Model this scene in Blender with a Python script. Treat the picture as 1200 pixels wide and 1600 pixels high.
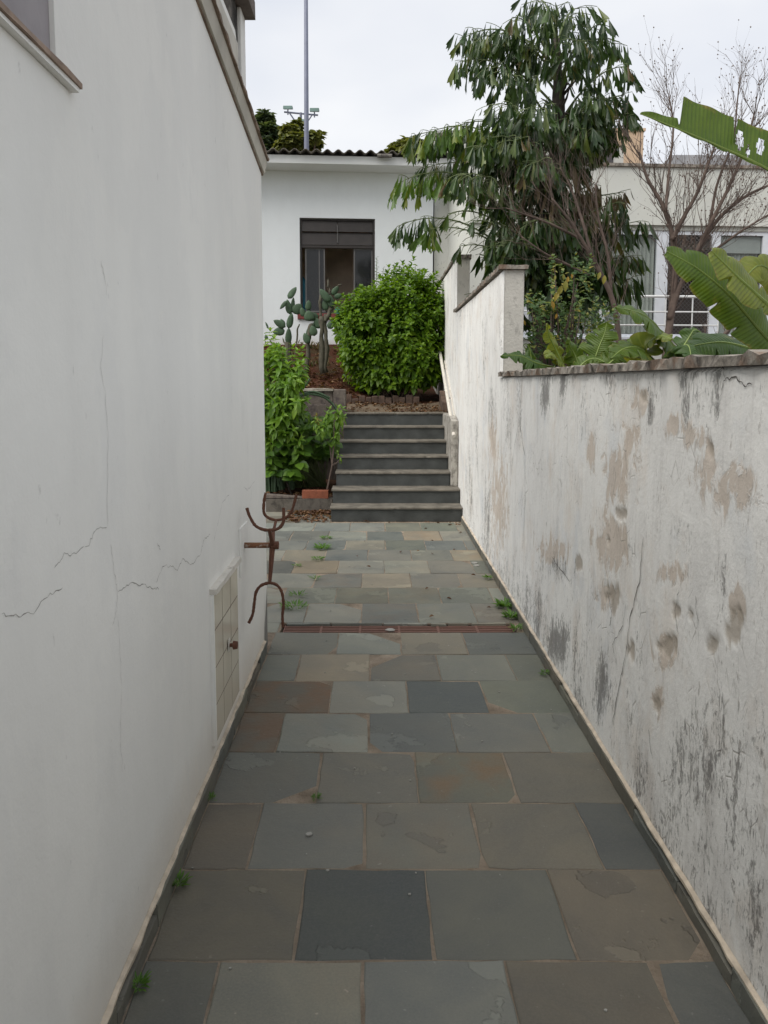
import bpy, math, random
import numpy as np
from mathutils import Vector, Matrix

random.seed(7)
rng = np.random.default_rng(11)
R = math.radians
scene = bpy.context.scene
for o in list(bpy.data.objects):
    bpy.data.objects.remove(o, do_unlink=True)
COL = scene.collection

# ------------------------------------------------------------------ camera
F_PX, CX, CY = 1235.0, 585.0, 721.0          # focal length and optical axis, in pixels of a 1200 x 1600 picture
PITCH = math.atan(124.0 / F_PX)              # looking slightly down
CAM = Vector((0.0, 0.0, 1.535))
cd = bpy.data.cameras.new('camera')
cam = bpy.data.objects.new('camera', cd)
COL.objects.link(cam)
cam.location = CAM
cam.rotation_euler = (math.pi / 2 - PITCH, 0, 0)
cd.sensor_fit = 'VERTICAL'
cd.sensor_height = 32.0
cd.sensor_width = 24.0
cd.lens = F_PX / 1600 * 32.0
cd.shift_x = (600 - CX) / 1600
cd.shift_y = -(800 - CY) / 1600
cd.clip_start = 0.05
cd.clip_end = 2000
scene.camera = cam

# ------------------------------------------------------------------ world, sun, exposure
SUN_EL, SUN_AZ = R(52), R(236)               # azimuth clockwise from +Y
world = bpy.data.worlds.new('World')
scene.world = world
world.use_nodes = True
wn = world.node_tree
wn.nodes.clear()
wo = wn.nodes.new('ShaderNodeOutputWorld')
sky = wn.nodes.new('ShaderNodeTexSky')
sky.sky_type = 'NISHITA'
sky.sun_disc = False
sky.sun_elevation = SUN_EL
sky.sun_rotation = SUN_AZ
sky.dust_density = 3.0
b1 = wn.nodes.new('ShaderNodeBackground')
b1.inputs['Strength'].default_value = 0.1
wn.links.new(sky.outputs[0], b1.inputs['Color'])
tc = wn.nodes.new('ShaderNodeTexCoord')
mp = wn.nodes.new('ShaderNodeMapping')
mp.inputs['Scale'].default_value = (1.0, 1.0, 2.2)
wn.links.new(tc.outputs['Generated'], mp.inputs['Vector'])
ns = wn.nodes.new('ShaderNodeTexNoise')
ns.inputs['Scale'].default_value = 2.6
ns.inputs['Detail'].default_value = 4
ns.inputs['Roughness'].default_value = 0.45
wn.links.new(mp.outputs[0], ns.inputs['Vector'])
cr = wn.nodes.new('ShaderNodeValToRGB')
cr.color_ramp.elements[0].position = 0.33
cr.color_ramp.elements[0].color = (0.76, 0.79, 0.86, 1)
cr.color_ramp.elements[1].position = 0.68
cr.color_ramp.elements[1].color = (1.0, 1.0, 1.0, 1)
wn.links.new(ns.outputs['Fac'], cr.inputs[0])
b2 = wn.nodes.new('ShaderNodeBackground')
b2.inputs['Strength'].default_value = 0.465
wn.links.new(cr.outputs[0], b2.inputs['Color'])
mx = wn.nodes.new('ShaderNodeMixShader')
mx.inputs[0].default_value = 0.9
wn.links.new(b1.outputs[0], mx.inputs[1])
wn.links.new(b2.outputs[0], mx.inputs[2])
wn.links.new(mx.outputs[0], wo.inputs['Surface'])

sl = bpy.data.lights.new('sun', 'SUN')
sl.energy = 1.5
sl.angle = R(60)
sl.color = (1.0, 0.96, 0.90)
so = bpy.data.objects.new('sun', sl)
COL.objects.link(so)
sd = Vector((math.sin(SUN_AZ) * math.cos(SUN_EL), math.cos(SUN_AZ) * math.cos(SUN_EL), math.sin(SUN_EL)))
so.rotation_euler = sd.to_track_quat('Z', 'Y').to_euler()
so.location = (0, 0, 20)

vs = scene.view_settings
vs.view_transform = 'Standard'
vs.look = 'None'
vs.exposure = 1.13
vs.gamma = 1.0
vs.use_curve_mapping = False
scene.cycles.max_bounces = 5
scene.cycles.diffuse_bounces = 4
scene.cycles.glossy_bounces = 2
scene.cycles.transmission_bounces = 3
scene.cycles.transparent_max_bounces = 6

# ------------------------------------------------------------------ measuring helpers (photo point -> place in the world)
AX_F = Vector((0, math.cos(PITCH), -math.sin(PITCH)))
AX_U = Vector((0, math.sin(PITCH), math.cos(PITCH)))
AX_R = Vector((1, 0, 0))
def ray(px, py):
    return AX_F + AX_R * ((px - CX) / F_PX) - AX_U * ((py - CY) / F_PX)
def at(px, py, Y):
    d = ray(px, py)
    return CAM + d * (Y / d.y)
def hit(px, py, p, n):
    d = ray(px, py)
    p, n = Vector(p), Vector(n)
    return CAM + d * ((p - CAM).dot(n) / d.dot(n))
def on_ground(px, py, z=0.0):
    return hit(px, py, (0, 0, z), (0, 0, 1))

# ------------------------------------------------------------------ numpy noise
def _h(ix, iy, s):
    n = (ix.astype(np.int64) * 374761393 + iy.astype(np.int64) * 668265263 + s * 974634777) & 0x7fffffff
    n = ((n ^ (n >> 13)) * 1274126177) & 0x7fffffff
    n = n ^ (n >> 16)
    return (n & 0xffff) / 65535.0
def vnoise(x, y, s=0):
    x = np.asarray(x, float); y = np.asarray(y, float)
    ix, iy = np.floor(x), np.floor(y)
    fx, fy = x - ix, y - iy
    fx = fx * fx * (3 - 2 * fx); fy = fy * fy * (3 - 2 * fy)
    a = _h(ix, iy, s); b = _h(ix + 1, iy, s); c = _h(ix, iy + 1, s); d = _h(ix + 1, iy + 1, s)
    return (a * (1 - fx) + b * fx) * (1 - fy) + (c * (1 - fx) + d * fx) * fy
def fbm(x, y, s=0, o=4):
    t = 0; a = 1; n = 0
    for i in range(o):
        t = t + a * vnoise(x * 2 ** i, y * 2 ** i, s + i); n += a; a *= 0.5
    return t / n

# ------------------------------------------------------------------ mesh helpers
class MB:
    def __init__(s):
        s.v, s.f, s.m = [], [], []
    def add(s, v, f, m=0):
        b = len(s.v)
        s.v.extend([tuple(q) for q in v])
        s.f.extend([tuple(i + b for i in q) for q in f])
        s.m.extend([m] * len(f))
        return s
    def box(s, x0, x1, y0, y1, z0, z1, m=0):
        v = [(x0, y0, z0), (x1, y0, z0), (x1, y1, z0), (x0, y1, z0), (x0, y0, z1), (x1, y0, z1), (x1, y1, z1), (x0, y1, z1)]
        return s.add(v, [(0, 3, 2, 1), (4, 5, 6, 7), (0, 1, 5, 4), (1, 2, 6, 5), (2, 3, 7, 6), (3, 0, 4, 7)], m)
    def tube(s, pts, rad, n=8, m=0, caps=True):
        pts = [Vector(p) for p in pts]
        if not hasattr(rad, '__len__'): rad = [rad] * len(pts)
        k = len(pts)
        t0 = (pts[1] - pts[0]).normalized()
        u = t0.orthogonal().normalized()
        vv = []
        for i in range(k):
            t = (pts[min(i + 1, k - 1)] - pts[max(i - 1, 0)])
            t = t.normalized() if t.length > 1e-9 else t0
            u = (u - t * u.dot(t))
            u = u.normalized() if u.length > 1e-6 else t.orthogonal().normalized()
            w = t.cross(u)
            for j in range(n):
                a = 2 * math.pi * j / n
                vv.append(pts[i] + (u * math.cos(a) + w * math.sin(a)) * rad[i])
        ff = []
        for i in range(k - 1):
            for j in range(n):
                ff.append((i * n + j, i * n + (j + 1) % n, (i + 1) * n + (j + 1) % n, (i + 1) * n + j))
        if caps:
            ff.append(tuple(range(n))[::-1]); ff.append(tuple((k - 1) * n + j for j in range(n)))
        return s.add(vv, ff, m)
    def prism(s, poly, axis, a, b, m=0):
        """poly: 2-D outline; axis: 'x' -> (y,z), 'y' -> (x,z), 'z' -> (x,y)"""
        def p3(q, h):
            return {'x': (h, q[0], q[1]), 'y': (q[0], h, q[1]), 'z': (q[0], q[1], h)}[axis]
        n = len(poly)
        v = [p3(q, a) for q in poly] + [p3(q, b) for q in poly]
        f = [tuple(range(n))[::-1], tuple(range(n, 2 * n))] + [(i, (i + 1) % n, n + (i + 1) % n, n + i) for i in range(n)]
        return s.add(v, f, m)
    def mesh(s, name, mats):
        me = bpy.data.meshes.new(name)
        me.from_pydata(s.v, [], s.f)
        for mt in (mats if isinstance(mats, (list, tuple)) else [mats]):
            me.materials.append(mt)
        if any(s.m): me.polygons.foreach_set('material_index', s.m)
        return me
    def obj(s, name, mats, parent=None, smooth=False, loc=None, bevel=0):
        me = s.mesh(name, mats)
        import bmesh
        bm = bmesh.new(); bm.from_mesh(me)
        bmesh.ops.recalc_face_normals(bm, faces=bm.faces)
        if bevel:
            bmesh.ops.bevel(bm, geom=[e for e in bm.edges if len(e.link_faces) == 2 and e.calc_face_angle(0) > 0.6], offset=bevel, segments=2, affect='EDGES', profile=0.6)
        bm.to_mesh(me); bm.free()
        if smooth: me.polygons.foreach_set('use_smooth', [True] * len(me.polygons))
        return link(name, me, parent, loc)
def link(name, me, parent=None, loc=None):
    o = bpy.data.objects.new(name, me)
    COL.objects.link(o)
    if parent is not None: o.parent = parent
    if loc is not None: o.location = loc
    elif parent is not None and parent.type == 'EMPTY' and parent.get('_abs'):
        o.matrix_parent_inverse = Matrix.Identity(4)
    return o
def thing(name, label, cat, loc=(0, 0, 0), rz=0.0, group=None):
    o = bpy.data.objects.new(name, None)
    COL.objects.link(o)
    o.empty_display_size = 0.1
    o.location = loc; o.rotation_euler = (0, 0, rz)
    o['label'] = label; o['category'] = cat
    if group: o['group'] = group
    return o
def tag(o, label=None, cat=None, group=None, kind=None):
    if label: o['label'] = label
    if cat: o['category'] = cat
    if group: o['group'] = group
    if kind: o['kind'] = kind
    return o
class Rel(MB):
    """collects in world coordinates, builds relative to a thing standing (unrotated) at `org`"""
    def __init__(s, org): super().__init__(); s.org = Vector(org)
    def mesh(s, name, mats):
        s.v = [(a - s.org.x, b - s.org.y, c - s.org.z) for a, b, c in s.v]
        return super().mesh(name, mats)

def grid_mesh(P, name, mats, smooth=True, flip=False):
    """P: (n,m,3) array"""
    n, m, _ = P.shape
    idx = np.arange(n * m).reshape(n, m)
    q = np.stack([idx[:-1, :-1], idx[1:, :-1], idx[1:, 1:], idx[:-1, 1:]], -1).reshape(-1, 4)
    if flip: q = q[:, ::-1]
    me = bpy.data.meshes.new(name)
    me.vertices.add(n * m); me.vertices.foreach_set('co', P.reshape(-1).astype(np.float32))
    me.loops.add(q.size); me.loops.foreach_set('vertex_index', q.reshape(-1).astype(np.int32))
    me.polygons.add(len(q)); me.polygons.foreach_set('loop_start', np.arange(0, q.size, 4, dtype=np.int32))
    me.update(calc_edges=True)
    if smooth: me.polygons.foreach_set('use_smooth', [True] * len(q))
    for mt in (mats if isinstance(mats, (list, tuple)) else [mats]): me.materials.append(mt)
    return me

# ------------------------------------------------------------------ material helpers
def newmat(name):
    m = bpy.data.materials.new(name); m.use_nodes = True
    nt = m.node_tree
    b = nt.nodes['Principled BSDF']
    return m, nt, b
def nd(nt, t, ins=None, **kw):
    n = nt.nodes.new(t)
    for k, v in kw.items(): setattr(n, k, v)
    if ins:
        for k, v in ins.items():
            if isinstance(v, bpy.types.NodeSocket): nt.links.new(v, n.inputs[k])
            else: n.inputs[k].default_value = v
    return n
def noise(nt, vec, scale, detail=4, rough=0.55, dist=0.0):
    return nd(nt, 'ShaderNodeTexNoise', {'Vector': vec, 'Scale': scale, 'Detail': detail, 'Roughness': rough, 'Distortion': dist}).outputs['Fac']
def ramp(nt, fac, stops, interp='LINEAR'):
    r = nd(nt, 'ShaderNodeValToRGB', {0: fac})
    r.color_ramp.interpolation = interp
    e = r.color_ramp.elements
    while len(e) < len(stops): e.new(0.5)
    for el, (p, c) in zip(e, stops):
        el.position = p
        el.color = (c, c, c, 1) if not hasattr(c, '__len__') else (*c, 1)
    return r.outputs[0]
def mix(nt, fac, a, b, mode='MIX'):
    n = nd(nt, 'ShaderNodeMix', data_type='RGBA', blend_type=mode)
    for i, v in ((0, fac), (6, a), (7, b)):
        if isinstance(v, bpy.types.NodeSocket): nt.links.new(v, n.inputs[i])
        else: n.inputs[i].default_value = v if i == 0 else ((*v, 1) if len(v) == 3 else v)
    return n.outputs[2]
def mth(nt, op, a, b=None, c=None, clamp=False):
    n = nd(nt, 'ShaderNodeMath', operation=op, use_clamp=clamp)
    for i, v in enumerate((a, b, c)):
        if v is None: continue
        if isinstance(v, bpy.types.NodeSocket): nt.links.new(v, n.inputs[i])
        else: n.inputs[i].default_value = v
    return n.outputs[0]
def pos(nt): return nd(nt, 'ShaderNodeNewGeometry').outputs['Position']
def mapped(nt, vec, scale=(1, 1, 1), loc=(0, 0, 0)):
    return nd(nt, 'ShaderNodeMapping', {'Vector': vec, 'Scale': scale, 'Location': loc}).outputs[0]
def bump(nt, b, h, strength=0.3, dist=0.01, prev=None):
    n = nd(nt, 'ShaderNodeBump', {'Height': h, 'Strength': strength, 'Distance': dist})
    if prev is not None: nt.links.new(prev, n.inputs['Normal'])
    nt.links.new(n.outputs[0], b.inputs['Normal'])
    return n.outputs[0]
def setb(nt, b, **kw):
    names = {'col': 'Base Color', 'rough': 'Roughness', 'metal': 'Metallic', 'spec': 'Specular IOR Level'}
    for k, v in kw.items():
        s = b.inputs[names[k]]
        if isinstance(v, bpy.types.NodeSocket): nt.links.new(v, s)
        else: s.default_value = (*v, 1) if hasattr(v, '__len__') else v

def plain(name, col, rough=0.6, var=0.15, scale=8, metal=0.0, bumpd=0.002, spec=0.4):
    m, nt, b = newmat(name)
    p = pos(nt)
    n1 = noise(nt, p, scale, 3)
    c2 = tuple(c * (1 - var) for c in col); c3 = tuple(min(1, c * (1 + var)) for c in col)
    setb(nt, b, col=ramp(nt, n1, [(0.3, c2), (0.7, c3)]), rough=rough, metal=metal, spec=spec)
    bump(nt, b, noise(nt, p, scale * 6, 2), 0.4, bumpd)
    return m

# white paint on plaster, faintly mottled, smoky smears
def paint_white(name, col=(0.85, 0.845, 0.805), grime=0.10, warm_foot=False, speck=0.0, splash=None):
    m, nt, b = newmat(name)
    p = pos(nt)
    big = noise(nt, mapped(nt, p, (1, 1, 0.45)), 1.1, 4, 0.55, 0.4)
    streak = noise(nt, mapped(nt, p, (5, 5, 0.5)), 2.0, 4)
    c = mix(nt, ramp(nt, big, [(0.35, 0.0), (0.75, 1.0)]), col, tuple(x * (1 - grime) for x in col))
    c = mix(nt, ramp(nt, streak, [(0.52, 0.0), (0.82, grime * 0.9)]), c, (0.50, 0.49, 0.47))
    sm = noise(nt, mapped(nt, p, (1, 1, 0.6)), 3.1, 6, 0.65)
    c = mix(nt, mth(nt, 'MULTIPLY', ramp(nt, sm, [(0.62, 0.0), (0.8, 0.35)]), grime * 8), c, (0.45, 0.45, 0.44))
    if warm_foot:
        z = nd(nt, 'ShaderNodeSeparateXYZ', {0: p}).outputs[2]
        foot = mth(nt, 'MULTIPLY', ramp(nt, mth(nt, 'ADD', z, mth(nt, 'MULTIPLY', sm, 0.25)), [(0.16, 1.0), (0.42, 0.0)]), 0.45)
        c = mix(nt, foot, c, (0.56, 0.47, 0.36))
    if warm_foot:                                   # black mould run up the far corner of the house
        xyz = nd(nt, 'ShaderNodeSeparateXYZ', {0: p})
        ya = mth(nt, 'MULTIPLY', mth(nt, 'SUBTRACT', xyz.outputs[1], 4.30), 4.2, clamp=True)
        za = mth(nt, 'MULTIPLY', mth(nt, 'SUBTRACT', 0.46, xyz.outputs[2]), 2.4, clamp=True)
        gm = mth(nt, 'ADD', mth(nt, 'MULTIPLY', ya, za), mth(nt, 'MULTIPLY', noise(nt, mapped(nt, p, (1, 1, 0.3)), 24, 4, 0.65), 0.5))
        c = mix(nt, ramp(nt, gm, [(0.50, 0.0), (0.72, 0.85)]), c, (0.07, 0.068, 0.065))
    if splash is not None:                          # earth splashed on the wall foot
        zz = nd(nt, 'ShaderNodeSeparateXYZ', {0: p}).outputs[2]
        sg = mth(nt, 'ADD', mth(nt, 'MULTIPLY', mth(nt, 'SUBTRACT', splash, zz), 1.3), mth(nt, 'MULTIPLY', sm, 0.9))
        c = mix(nt, ramp(nt, sg, [(0.25, 0.0), (0.75, 0.8)]), c, (0.36, 0.25, 0.15))
    if speck:
        v = nd(nt, 'ShaderNodeTexNoise', {'Vector': p, 'Scale': 26.0, 'Detail': 3}).outputs['Fac']
        c = mix(nt, ramp(nt, v, [(0.66, 0.0), (0.7, speck)]), c, (0.2, 0.19, 0.17))
    setb(nt, b, col=c, rough=0.75, spec=0.25)
    pat = noise(nt, mapped(nt, p, (1, 1, 0.8), (6, 1, 3)), 2.2, 6, 0.62, 0.3)
    c = mix(nt, mth(nt, 'MULTIPLY', ramp(nt, pat, [(0.47, 0.0), (0.50, 0.6), (0.62, 1.0)]), grime * 1.6), c, (0.62, 0.63, 0.63))
    dots = noise(nt, mapped(nt, p, (1, 1, 0.5), (2, 4, 1)), 34, 4, 0.6)
    c = mix(nt, ramp(nt, dots, [(0.70, 0.0), (0.76, min(1.0, grime * 4))]), c, (0.40, 0.39, 0.37))
    setb(nt, b, col=c)
    trowel = noise(nt, mapped(nt, p, (1, 1, 0.6)), 3.5, 3, 0.5, 0.5)
    h = mth(nt, 'ADD', mth(nt, 'ADD', mth(nt, 'MULTIPLY', trowel, 2.5), noise(nt, p, 11, 4, 0.6)), mth(nt, 'MULTIPLY', noise(nt, p, 120, 3), 0.22))
    bump(nt, b, h, 0.32, 0.006)
    return m

# old lime wall: white, flaked to bare beige render, black algae
def old_wall():
    m, nt, b = newmat('weathered_white_render')
    p = pos(nt)
    peel = nd(nt, 'ShaderNodeAttribute', attribute_name='peel').outputs['Fac']
    mold = nd(nt, 'ShaderNodeAttribute', attribute_name='mold').outputs['Fac']
    pit = nd(nt, 'ShaderNodeAttribute', attribute_name='pit').outputs['Fac']
    c = mix(nt, ramp(nt, noise(nt, mapped(nt, p, (1, 1, 0.5)), 1.6, 5), [(0.3, 0.0), (0.72, 1.0)]), (0.86, 0.855, 0.825), (0.77, 0.765, 0.74))
    # bluish grey older paint coat in patches
    c = mix(nt, ramp(nt, noise(nt, mapped(nt, p, (1, 1, 0.7), (4, 2, 1)), 2.4, 5, 0.6), [(0.56, 0.0), (0.66, 0.45)]), c, (0.60, 0.63, 0.66))
    c = mix(nt, ramp(nt, noise(nt, mapped(nt, p, (1, 1, 0.8), (9, 2, 5)), 3.0, 5, 0.65), [(0.52, 0.0), (0.68, 0.55)]), c, (0.70, 0.63, 0.55))
    c = mix(nt, mth(nt, 'MULTIPLY', ramp(nt, noise(nt, mapped(nt, p, (1.2, 1.2, 0.5), (3, 1, 7)), 5.5, 6, 0.68), [(0.50, 0.0), (0.64, 0.38)]), ramp(nt, mold, [(0.0, 0.35), (0.4, 1.0)])), c, (0.42, 0.40, 0.385))
    # grey runs
    c = mix(nt, ramp(nt, noise(nt, mapped(nt, p, (9, 9, 0.8)), 2.2, 5, 0.6), [(0.55, 0.0), (0.78, 0.4)]), c, (0.45, 0.43, 0.41))
    # bare render
    n2 = noise(nt, mapped(nt, p, (1.3, 1.3, 0.8)), 9, 6, 0.66, 0.8)
    pm = mth(nt, 'ADD', peel, mth(nt, 'MULTIPLY', mth(nt, 'SUBTRACT', n2, 0.5), 2.1))
    pmask = ramp(nt, pm, [(0.42, 0.0), (0.56, 0.55), (0.60, 1.0)])
    beige = mix(nt, noise(nt, p, 22, 4), (0.47, 0.38, 0.30), (0.62, 0.53, 0.44))
    c = mix(nt, mth(nt, 'MULTIPLY', pmask, 0.70), c, beige)
    # black algae: short vertical flecks
    n3 = noise(nt, mapped(nt, p, (1, 1, 0.42)), 58, 5, 0.80, 0.6)
    n4 = noise(nt, mapped(nt, p, (1, 1, 0.4)), 10, 4, 0.6)
    mm = mth(nt, 'ADD', n3, mth(nt, 'ADD', mth(nt, 'MULTIPLY', mold, 0.42), mth(nt, 'MULTIPLY', mth(nt, 'SUBTRACT', n4, 0.5), 0.45)))
    mmask = mth(nt, 'MULTIPLY', ramp(nt, mm, [(0.67, 0.0), (0.79, 1.0)]), 0.68)
    c = mix(nt, mmask, c, (0.055, 0.050, 0.046))
    # fine flecks everywhere
    n5 = noise(nt, mapped(nt, p, (1, 1, 0.35), (7, 3, 2)), 70, 4, 0.6)
    c = mix(nt, ramp(nt, mth(nt, 'ADD', n5, mth(nt, 'MULTIPLY', n4, 0.35)), [(0.80, 0.0), (0.90, 0.5)]), c, (0.24, 0.20, 0.17))
    c = mix(nt, mth(nt, 'MULTIPLY', pit, 0.8, clamp=True), c, (0.40, 0.35, 0.29))
    setb(nt, b, col=c, rough=0.9, spec=0.15)
    # blistered paint film: thin cracks between flakes
    vo = nd(nt, 'ShaderNodeTexVoronoi', {'Vector': mapped(nt, p, (1, 1, 0.55)), 'Scale': 17.0}, feature='DISTANCE_TO_EDGE').outputs['Distance']
    crk = mth(nt, 'MULTIPLY', ramp(nt, vo, [(0.0, 1.0), (0.035, 0.0)]), ramp(nt, noise(nt, mapped(nt, p, (1, 1, 1), (1, 5, 9)), 3.2, 4), [(0.55, 0.0), (0.62, 1.0)]))
    c = mix(nt, mth(nt, 'MULTIPLY', crk, 0.55), c, (0.30, 0.27, 0.24))
    setb(nt, b, col=c)
    h = mth(nt, 'ADD', mth(nt, 'MULTIPLY', noise(nt, p, 60, 4, 0.65), 0.6), noise(nt, p, 8, 3))
    h = mth(nt, 'SUBTRACT', h, mth(nt, 'ADD', mth(nt, 'MULTIPLY', pmask, 0.55), mth(nt, 'MULTIPLY', crk, 0.4)))
    bump(nt, b, h, 0.5, 0.007)
    return m

def slate_mat():
    m, nt, b = newmat('slate')
    oi = nd(nt, 'ShaderNodeObjectInfo').outputs['Random']
    off = nd(nt, 'ShaderNodeCombineXYZ', {0: mth(nt, 'MULTIPLY', oi, 91), 1: mth(nt, 'MULTIPLY', oi, 37), 2: mth(nt, 'MULTIPLY', oi, 53)}).outputs[0]
    p = nd(nt, 'ShaderNodeVectorMath', {0: pos(nt), 1: off}, operation='ADD').outputs[0]
    base = ramp(nt, oi, [(0.0, (0.105, 0.118, 0.113)), (0.2, (0.190, 0.184, 0.160)), (0.4, (0.122, 0.138, 0.137)), (0.6, (0.185, 0.192, 0.168)), (0.8, (0.145, 0.134, 0.110)), (1.0, (0.172, 0.185, 0.176))])
    n1 = noise(nt, p, 3.2, 6, 0.6, 0.6)
    c = mix(nt, ramp(nt, n1, [(0.3, 0.0), (0.7, 1.0)]), mix(nt, 1.0, base, (0.74, 0.77, 0.80), 'MULTIPLY'), mix(nt, 1.0, base, (1.16, 1.13, 1.06), 'MULTIPLY'))
    # brown film
    n2 = noise(nt, p, 1.6, 5, 0.6)
    c = mix(nt, ramp(nt, n2, [(0.55, 0.0), (0.74, 0.35)]), c, (0.160, 0.135, 0.108))
    # cleft layers: sharp-edged paler flakes
    n3 = noise(nt, mapped(nt, p, (1, 1, 1), (3, 8, 2)), 2.6, 6, 0.58, 0.15)
    fl = ramp(nt, n3, [(0.605, 0.0), (0.618, 1.0)])
    c = mix(nt, mth(nt, 'MULTIPLY', fl, 0.5), c, mix(nt, 1.0, base, (1.42, 1.42, 1.36), 'MULTIPLY'))
    fl2 = ramp(nt, noise(nt, mapped(nt, p, (1, 1, 1), (13, 5, 2)), 3.0, 5, 0.55, 0.2), [(0.655, 0.0), (0.665, 1.0)])
    c = mix(nt, mth(nt, 'MULTIPLY', fl2, 0.5), c, mix(nt, 1.0, base, (0.66, 0.68, 0.72), 'MULTIPLY'))
    # rust
    ru = nd(nt, 'ShaderNodeAttribute', attribute_type='OBJECT', attribute_name='rust').outputs['Fac']
    c = mix(nt, mth(nt, 'MULTIPLY', ru, ramp(nt, noise(nt, p, 5, 5, 0.6), [(0.40, 0.0), (0.62, 0.85)])), c, (0.20, 0.118, 0.064))
    # fine grain and dust specks
    c = mix(nt, ramp(nt, noise(nt, p, 150, 3, 0.7), [(0.35, 0.0), (0.75, 0.22)]), c, (0.30, 0.28, 0.25))
    c = mix(nt, ramp(nt, noise(nt, p, 45, 2, 0.5), [(0.72, 0.0), (0.76, 0.4)]), c, (0.36, 0.35, 0.33))
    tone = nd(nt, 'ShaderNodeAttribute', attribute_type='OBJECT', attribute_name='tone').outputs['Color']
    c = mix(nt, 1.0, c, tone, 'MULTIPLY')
    setb(nt, b, col=c, rough=ramp(nt, n1, [(0.3, 0.5), (0.7, 0.72)]), spec=0.35)
    h = mth(nt, 'ADD', mth(nt, 'MULTIPLY', mth(nt, 'SUBTRACT', fl, fl2), 0.45), mth(nt, 'ADD', noise(nt, p, 6, 6, 0.66), mth(nt, 'MULTIPLY', noise(nt, p, 70, 2, 0.6), 0.12)))
    bump(nt, b, h, 0.8, 0.009)
    return m

def leaf_mat(name, stops, rough=0.42, trans=0.35, sat=1.0, back=1.25, objvar=True):
    m, nt, b = newmat(name)
    rnd = nd(nt, 'ShaderNodeNewGeometry').outputs['Random Per Island']
    if objvar:
        rnd = mth(nt, 'FRACT', mth(nt, 'ADD', rnd, nd(nt, 'ShaderNodeObjectInfo').outputs['Random']))
    c = ramp(nt, rnd, stops)
    v = noise(nt, pos(nt), 30, 3)
    c = mix(nt, 1.0, c, ramp(nt, v, [(0.3, 0.82), (0.7, 1.12)]), 'MULTIPLY')
    setb(nt, b, col=c, rough=rough, spec=0.45)
    t = nd(nt, 'ShaderNodeBsdfTranslucent', {'Color': mix(nt, 1.0, c, (1.3 * back, 1.25 * back, 0.6), 'MULTIPLY')})
    ms = nd(nt, 'ShaderNodeMixShader', {0: trans})
    nt.links.new(b.outputs[0], ms.inputs[1]); nt.links.new(t.outputs[0], ms.inputs[2])
    nt.links.new(ms.outputs[0], nt.nodes['Material Output'].inputs['Surface'])
    return m

def big_leaf_mat(name, c0, c1, edge=(0.22, 0.17, 0.05), amt=0.7):
    m, nt, b = newmat(name)
    p = pos(nt)
    al = nd(nt, 'ShaderNodeAttribute', attribute_name='along').outputs['Fac']
    ed = nd(nt, 'ShaderNodeAttribute', attribute_name='edge').outputs['Fac']
    wv = mth(nt, 'SINE', mth(nt, 'MULTIPLY', al, 420.0))
    c = mix(nt, ramp(nt, noise(nt, p, 14, 5, 0.6), [(0.3, 0.0), (0.7, 1.0)]), c0, c1)
    c = mix(nt, ramp(nt, wv, [(0.80, 0.0), (1.0, 0.28)]), c, tuple(min(1, q * 1.6) for q in c1))
    em = ramp(nt, mth(nt, 'ADD', ed, mth(nt, 'SUBTRACT', mth(nt, 'MULTIPLY', noise(nt, p, 26, 4, 0.6), 0.5), 0.5)), [(0.68, 0.0), (0.82, amt)])
    em2 = ramp(nt, noise(nt, p, 9, 5, 0.65), [(0.64, 0.0), (0.72, 0.5)])
    c = mix(nt, em, c, edge); c = mix(nt, em2, c, (edge[0] * .9, edge[1] * 1.2, edge[2]))
    setb(nt, b, col=c, rough=ramp(nt, noise(nt, p, 20, 3), [(0.3, 0.32), (0.7, 0.5)]), spec=0.4)
    bump(nt, b, mth(nt, 'ADD', wv, mth(nt, 'MULTIPLY', noise(nt, p, 60, 3), 1.5)), 0.45, 0.0015)
    t = nd(nt, 'ShaderNodeBsdfTranslucent', {'Color': mix(nt, 1.0, c, (1.9, 1.7, 0.7), 'MULTIPLY')})
    ms = nd(nt, 'ShaderNodeMixShader', {0: 0.38})
    nt.links.new(b.outputs[0], ms.inputs[1]); nt.links.new(t.outputs[0], ms.inputs[2])
    nt.links.new(ms.outputs[0], nt.nodes['Material Output'].inputs['Surface'])
    return m

def rust_mat(name, a=(0.10, 0.045, 0.028), b_=(0.18, 0.08, 0.04), light=0.0):
    m, nt, b = newmat(name)
    p = pos(nt)
    c = mix(nt, noise(nt, p, 38, 5, 0.65), a, b_)
    if light: c = mix(nt, ramp(nt, noise(nt, mapped(nt, p, (1, 1, 1), (5, 1, 2)), 22, 4), [(0.52, 0.0), (0.6, light)]), c, (0.5, 0.46, 0.4))
    setb(nt, b, col=c, rough=0.8, spec=0.3)
    bump(nt, b, noise(nt, p, 160, 4, 0.65), 0.6, 0.002)
    return m

def soil_mat(name, a, b_, grass=None):
    m, nt, b = newmat(name)
    p = pos(nt)
    c = mix(nt, ramp(nt, noise(nt, p, 5, 6, 0.65), [(0.3, 0.0), (0.7, 1.0)]), a, b_)
    c = mix(nt, ramp(nt, noise(nt, p, 40, 4, 0.6), [(0.58, 0.0), (0.68, 0.5)]), c, (0.2, 0.14, 0.09))
    if grass: c = mix(nt, ramp(nt, noise(nt, p, 2.5, 5, 0.6), [(0.5, 0.0), (0.62, 0.8)]), c, grass)
    setb(nt, b, col=c, rough=0.95, spec=0.1)
    bump(nt, b, noise(nt, p, 30, 6, 0.7), 1.0, 0.03)
    return m

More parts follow.
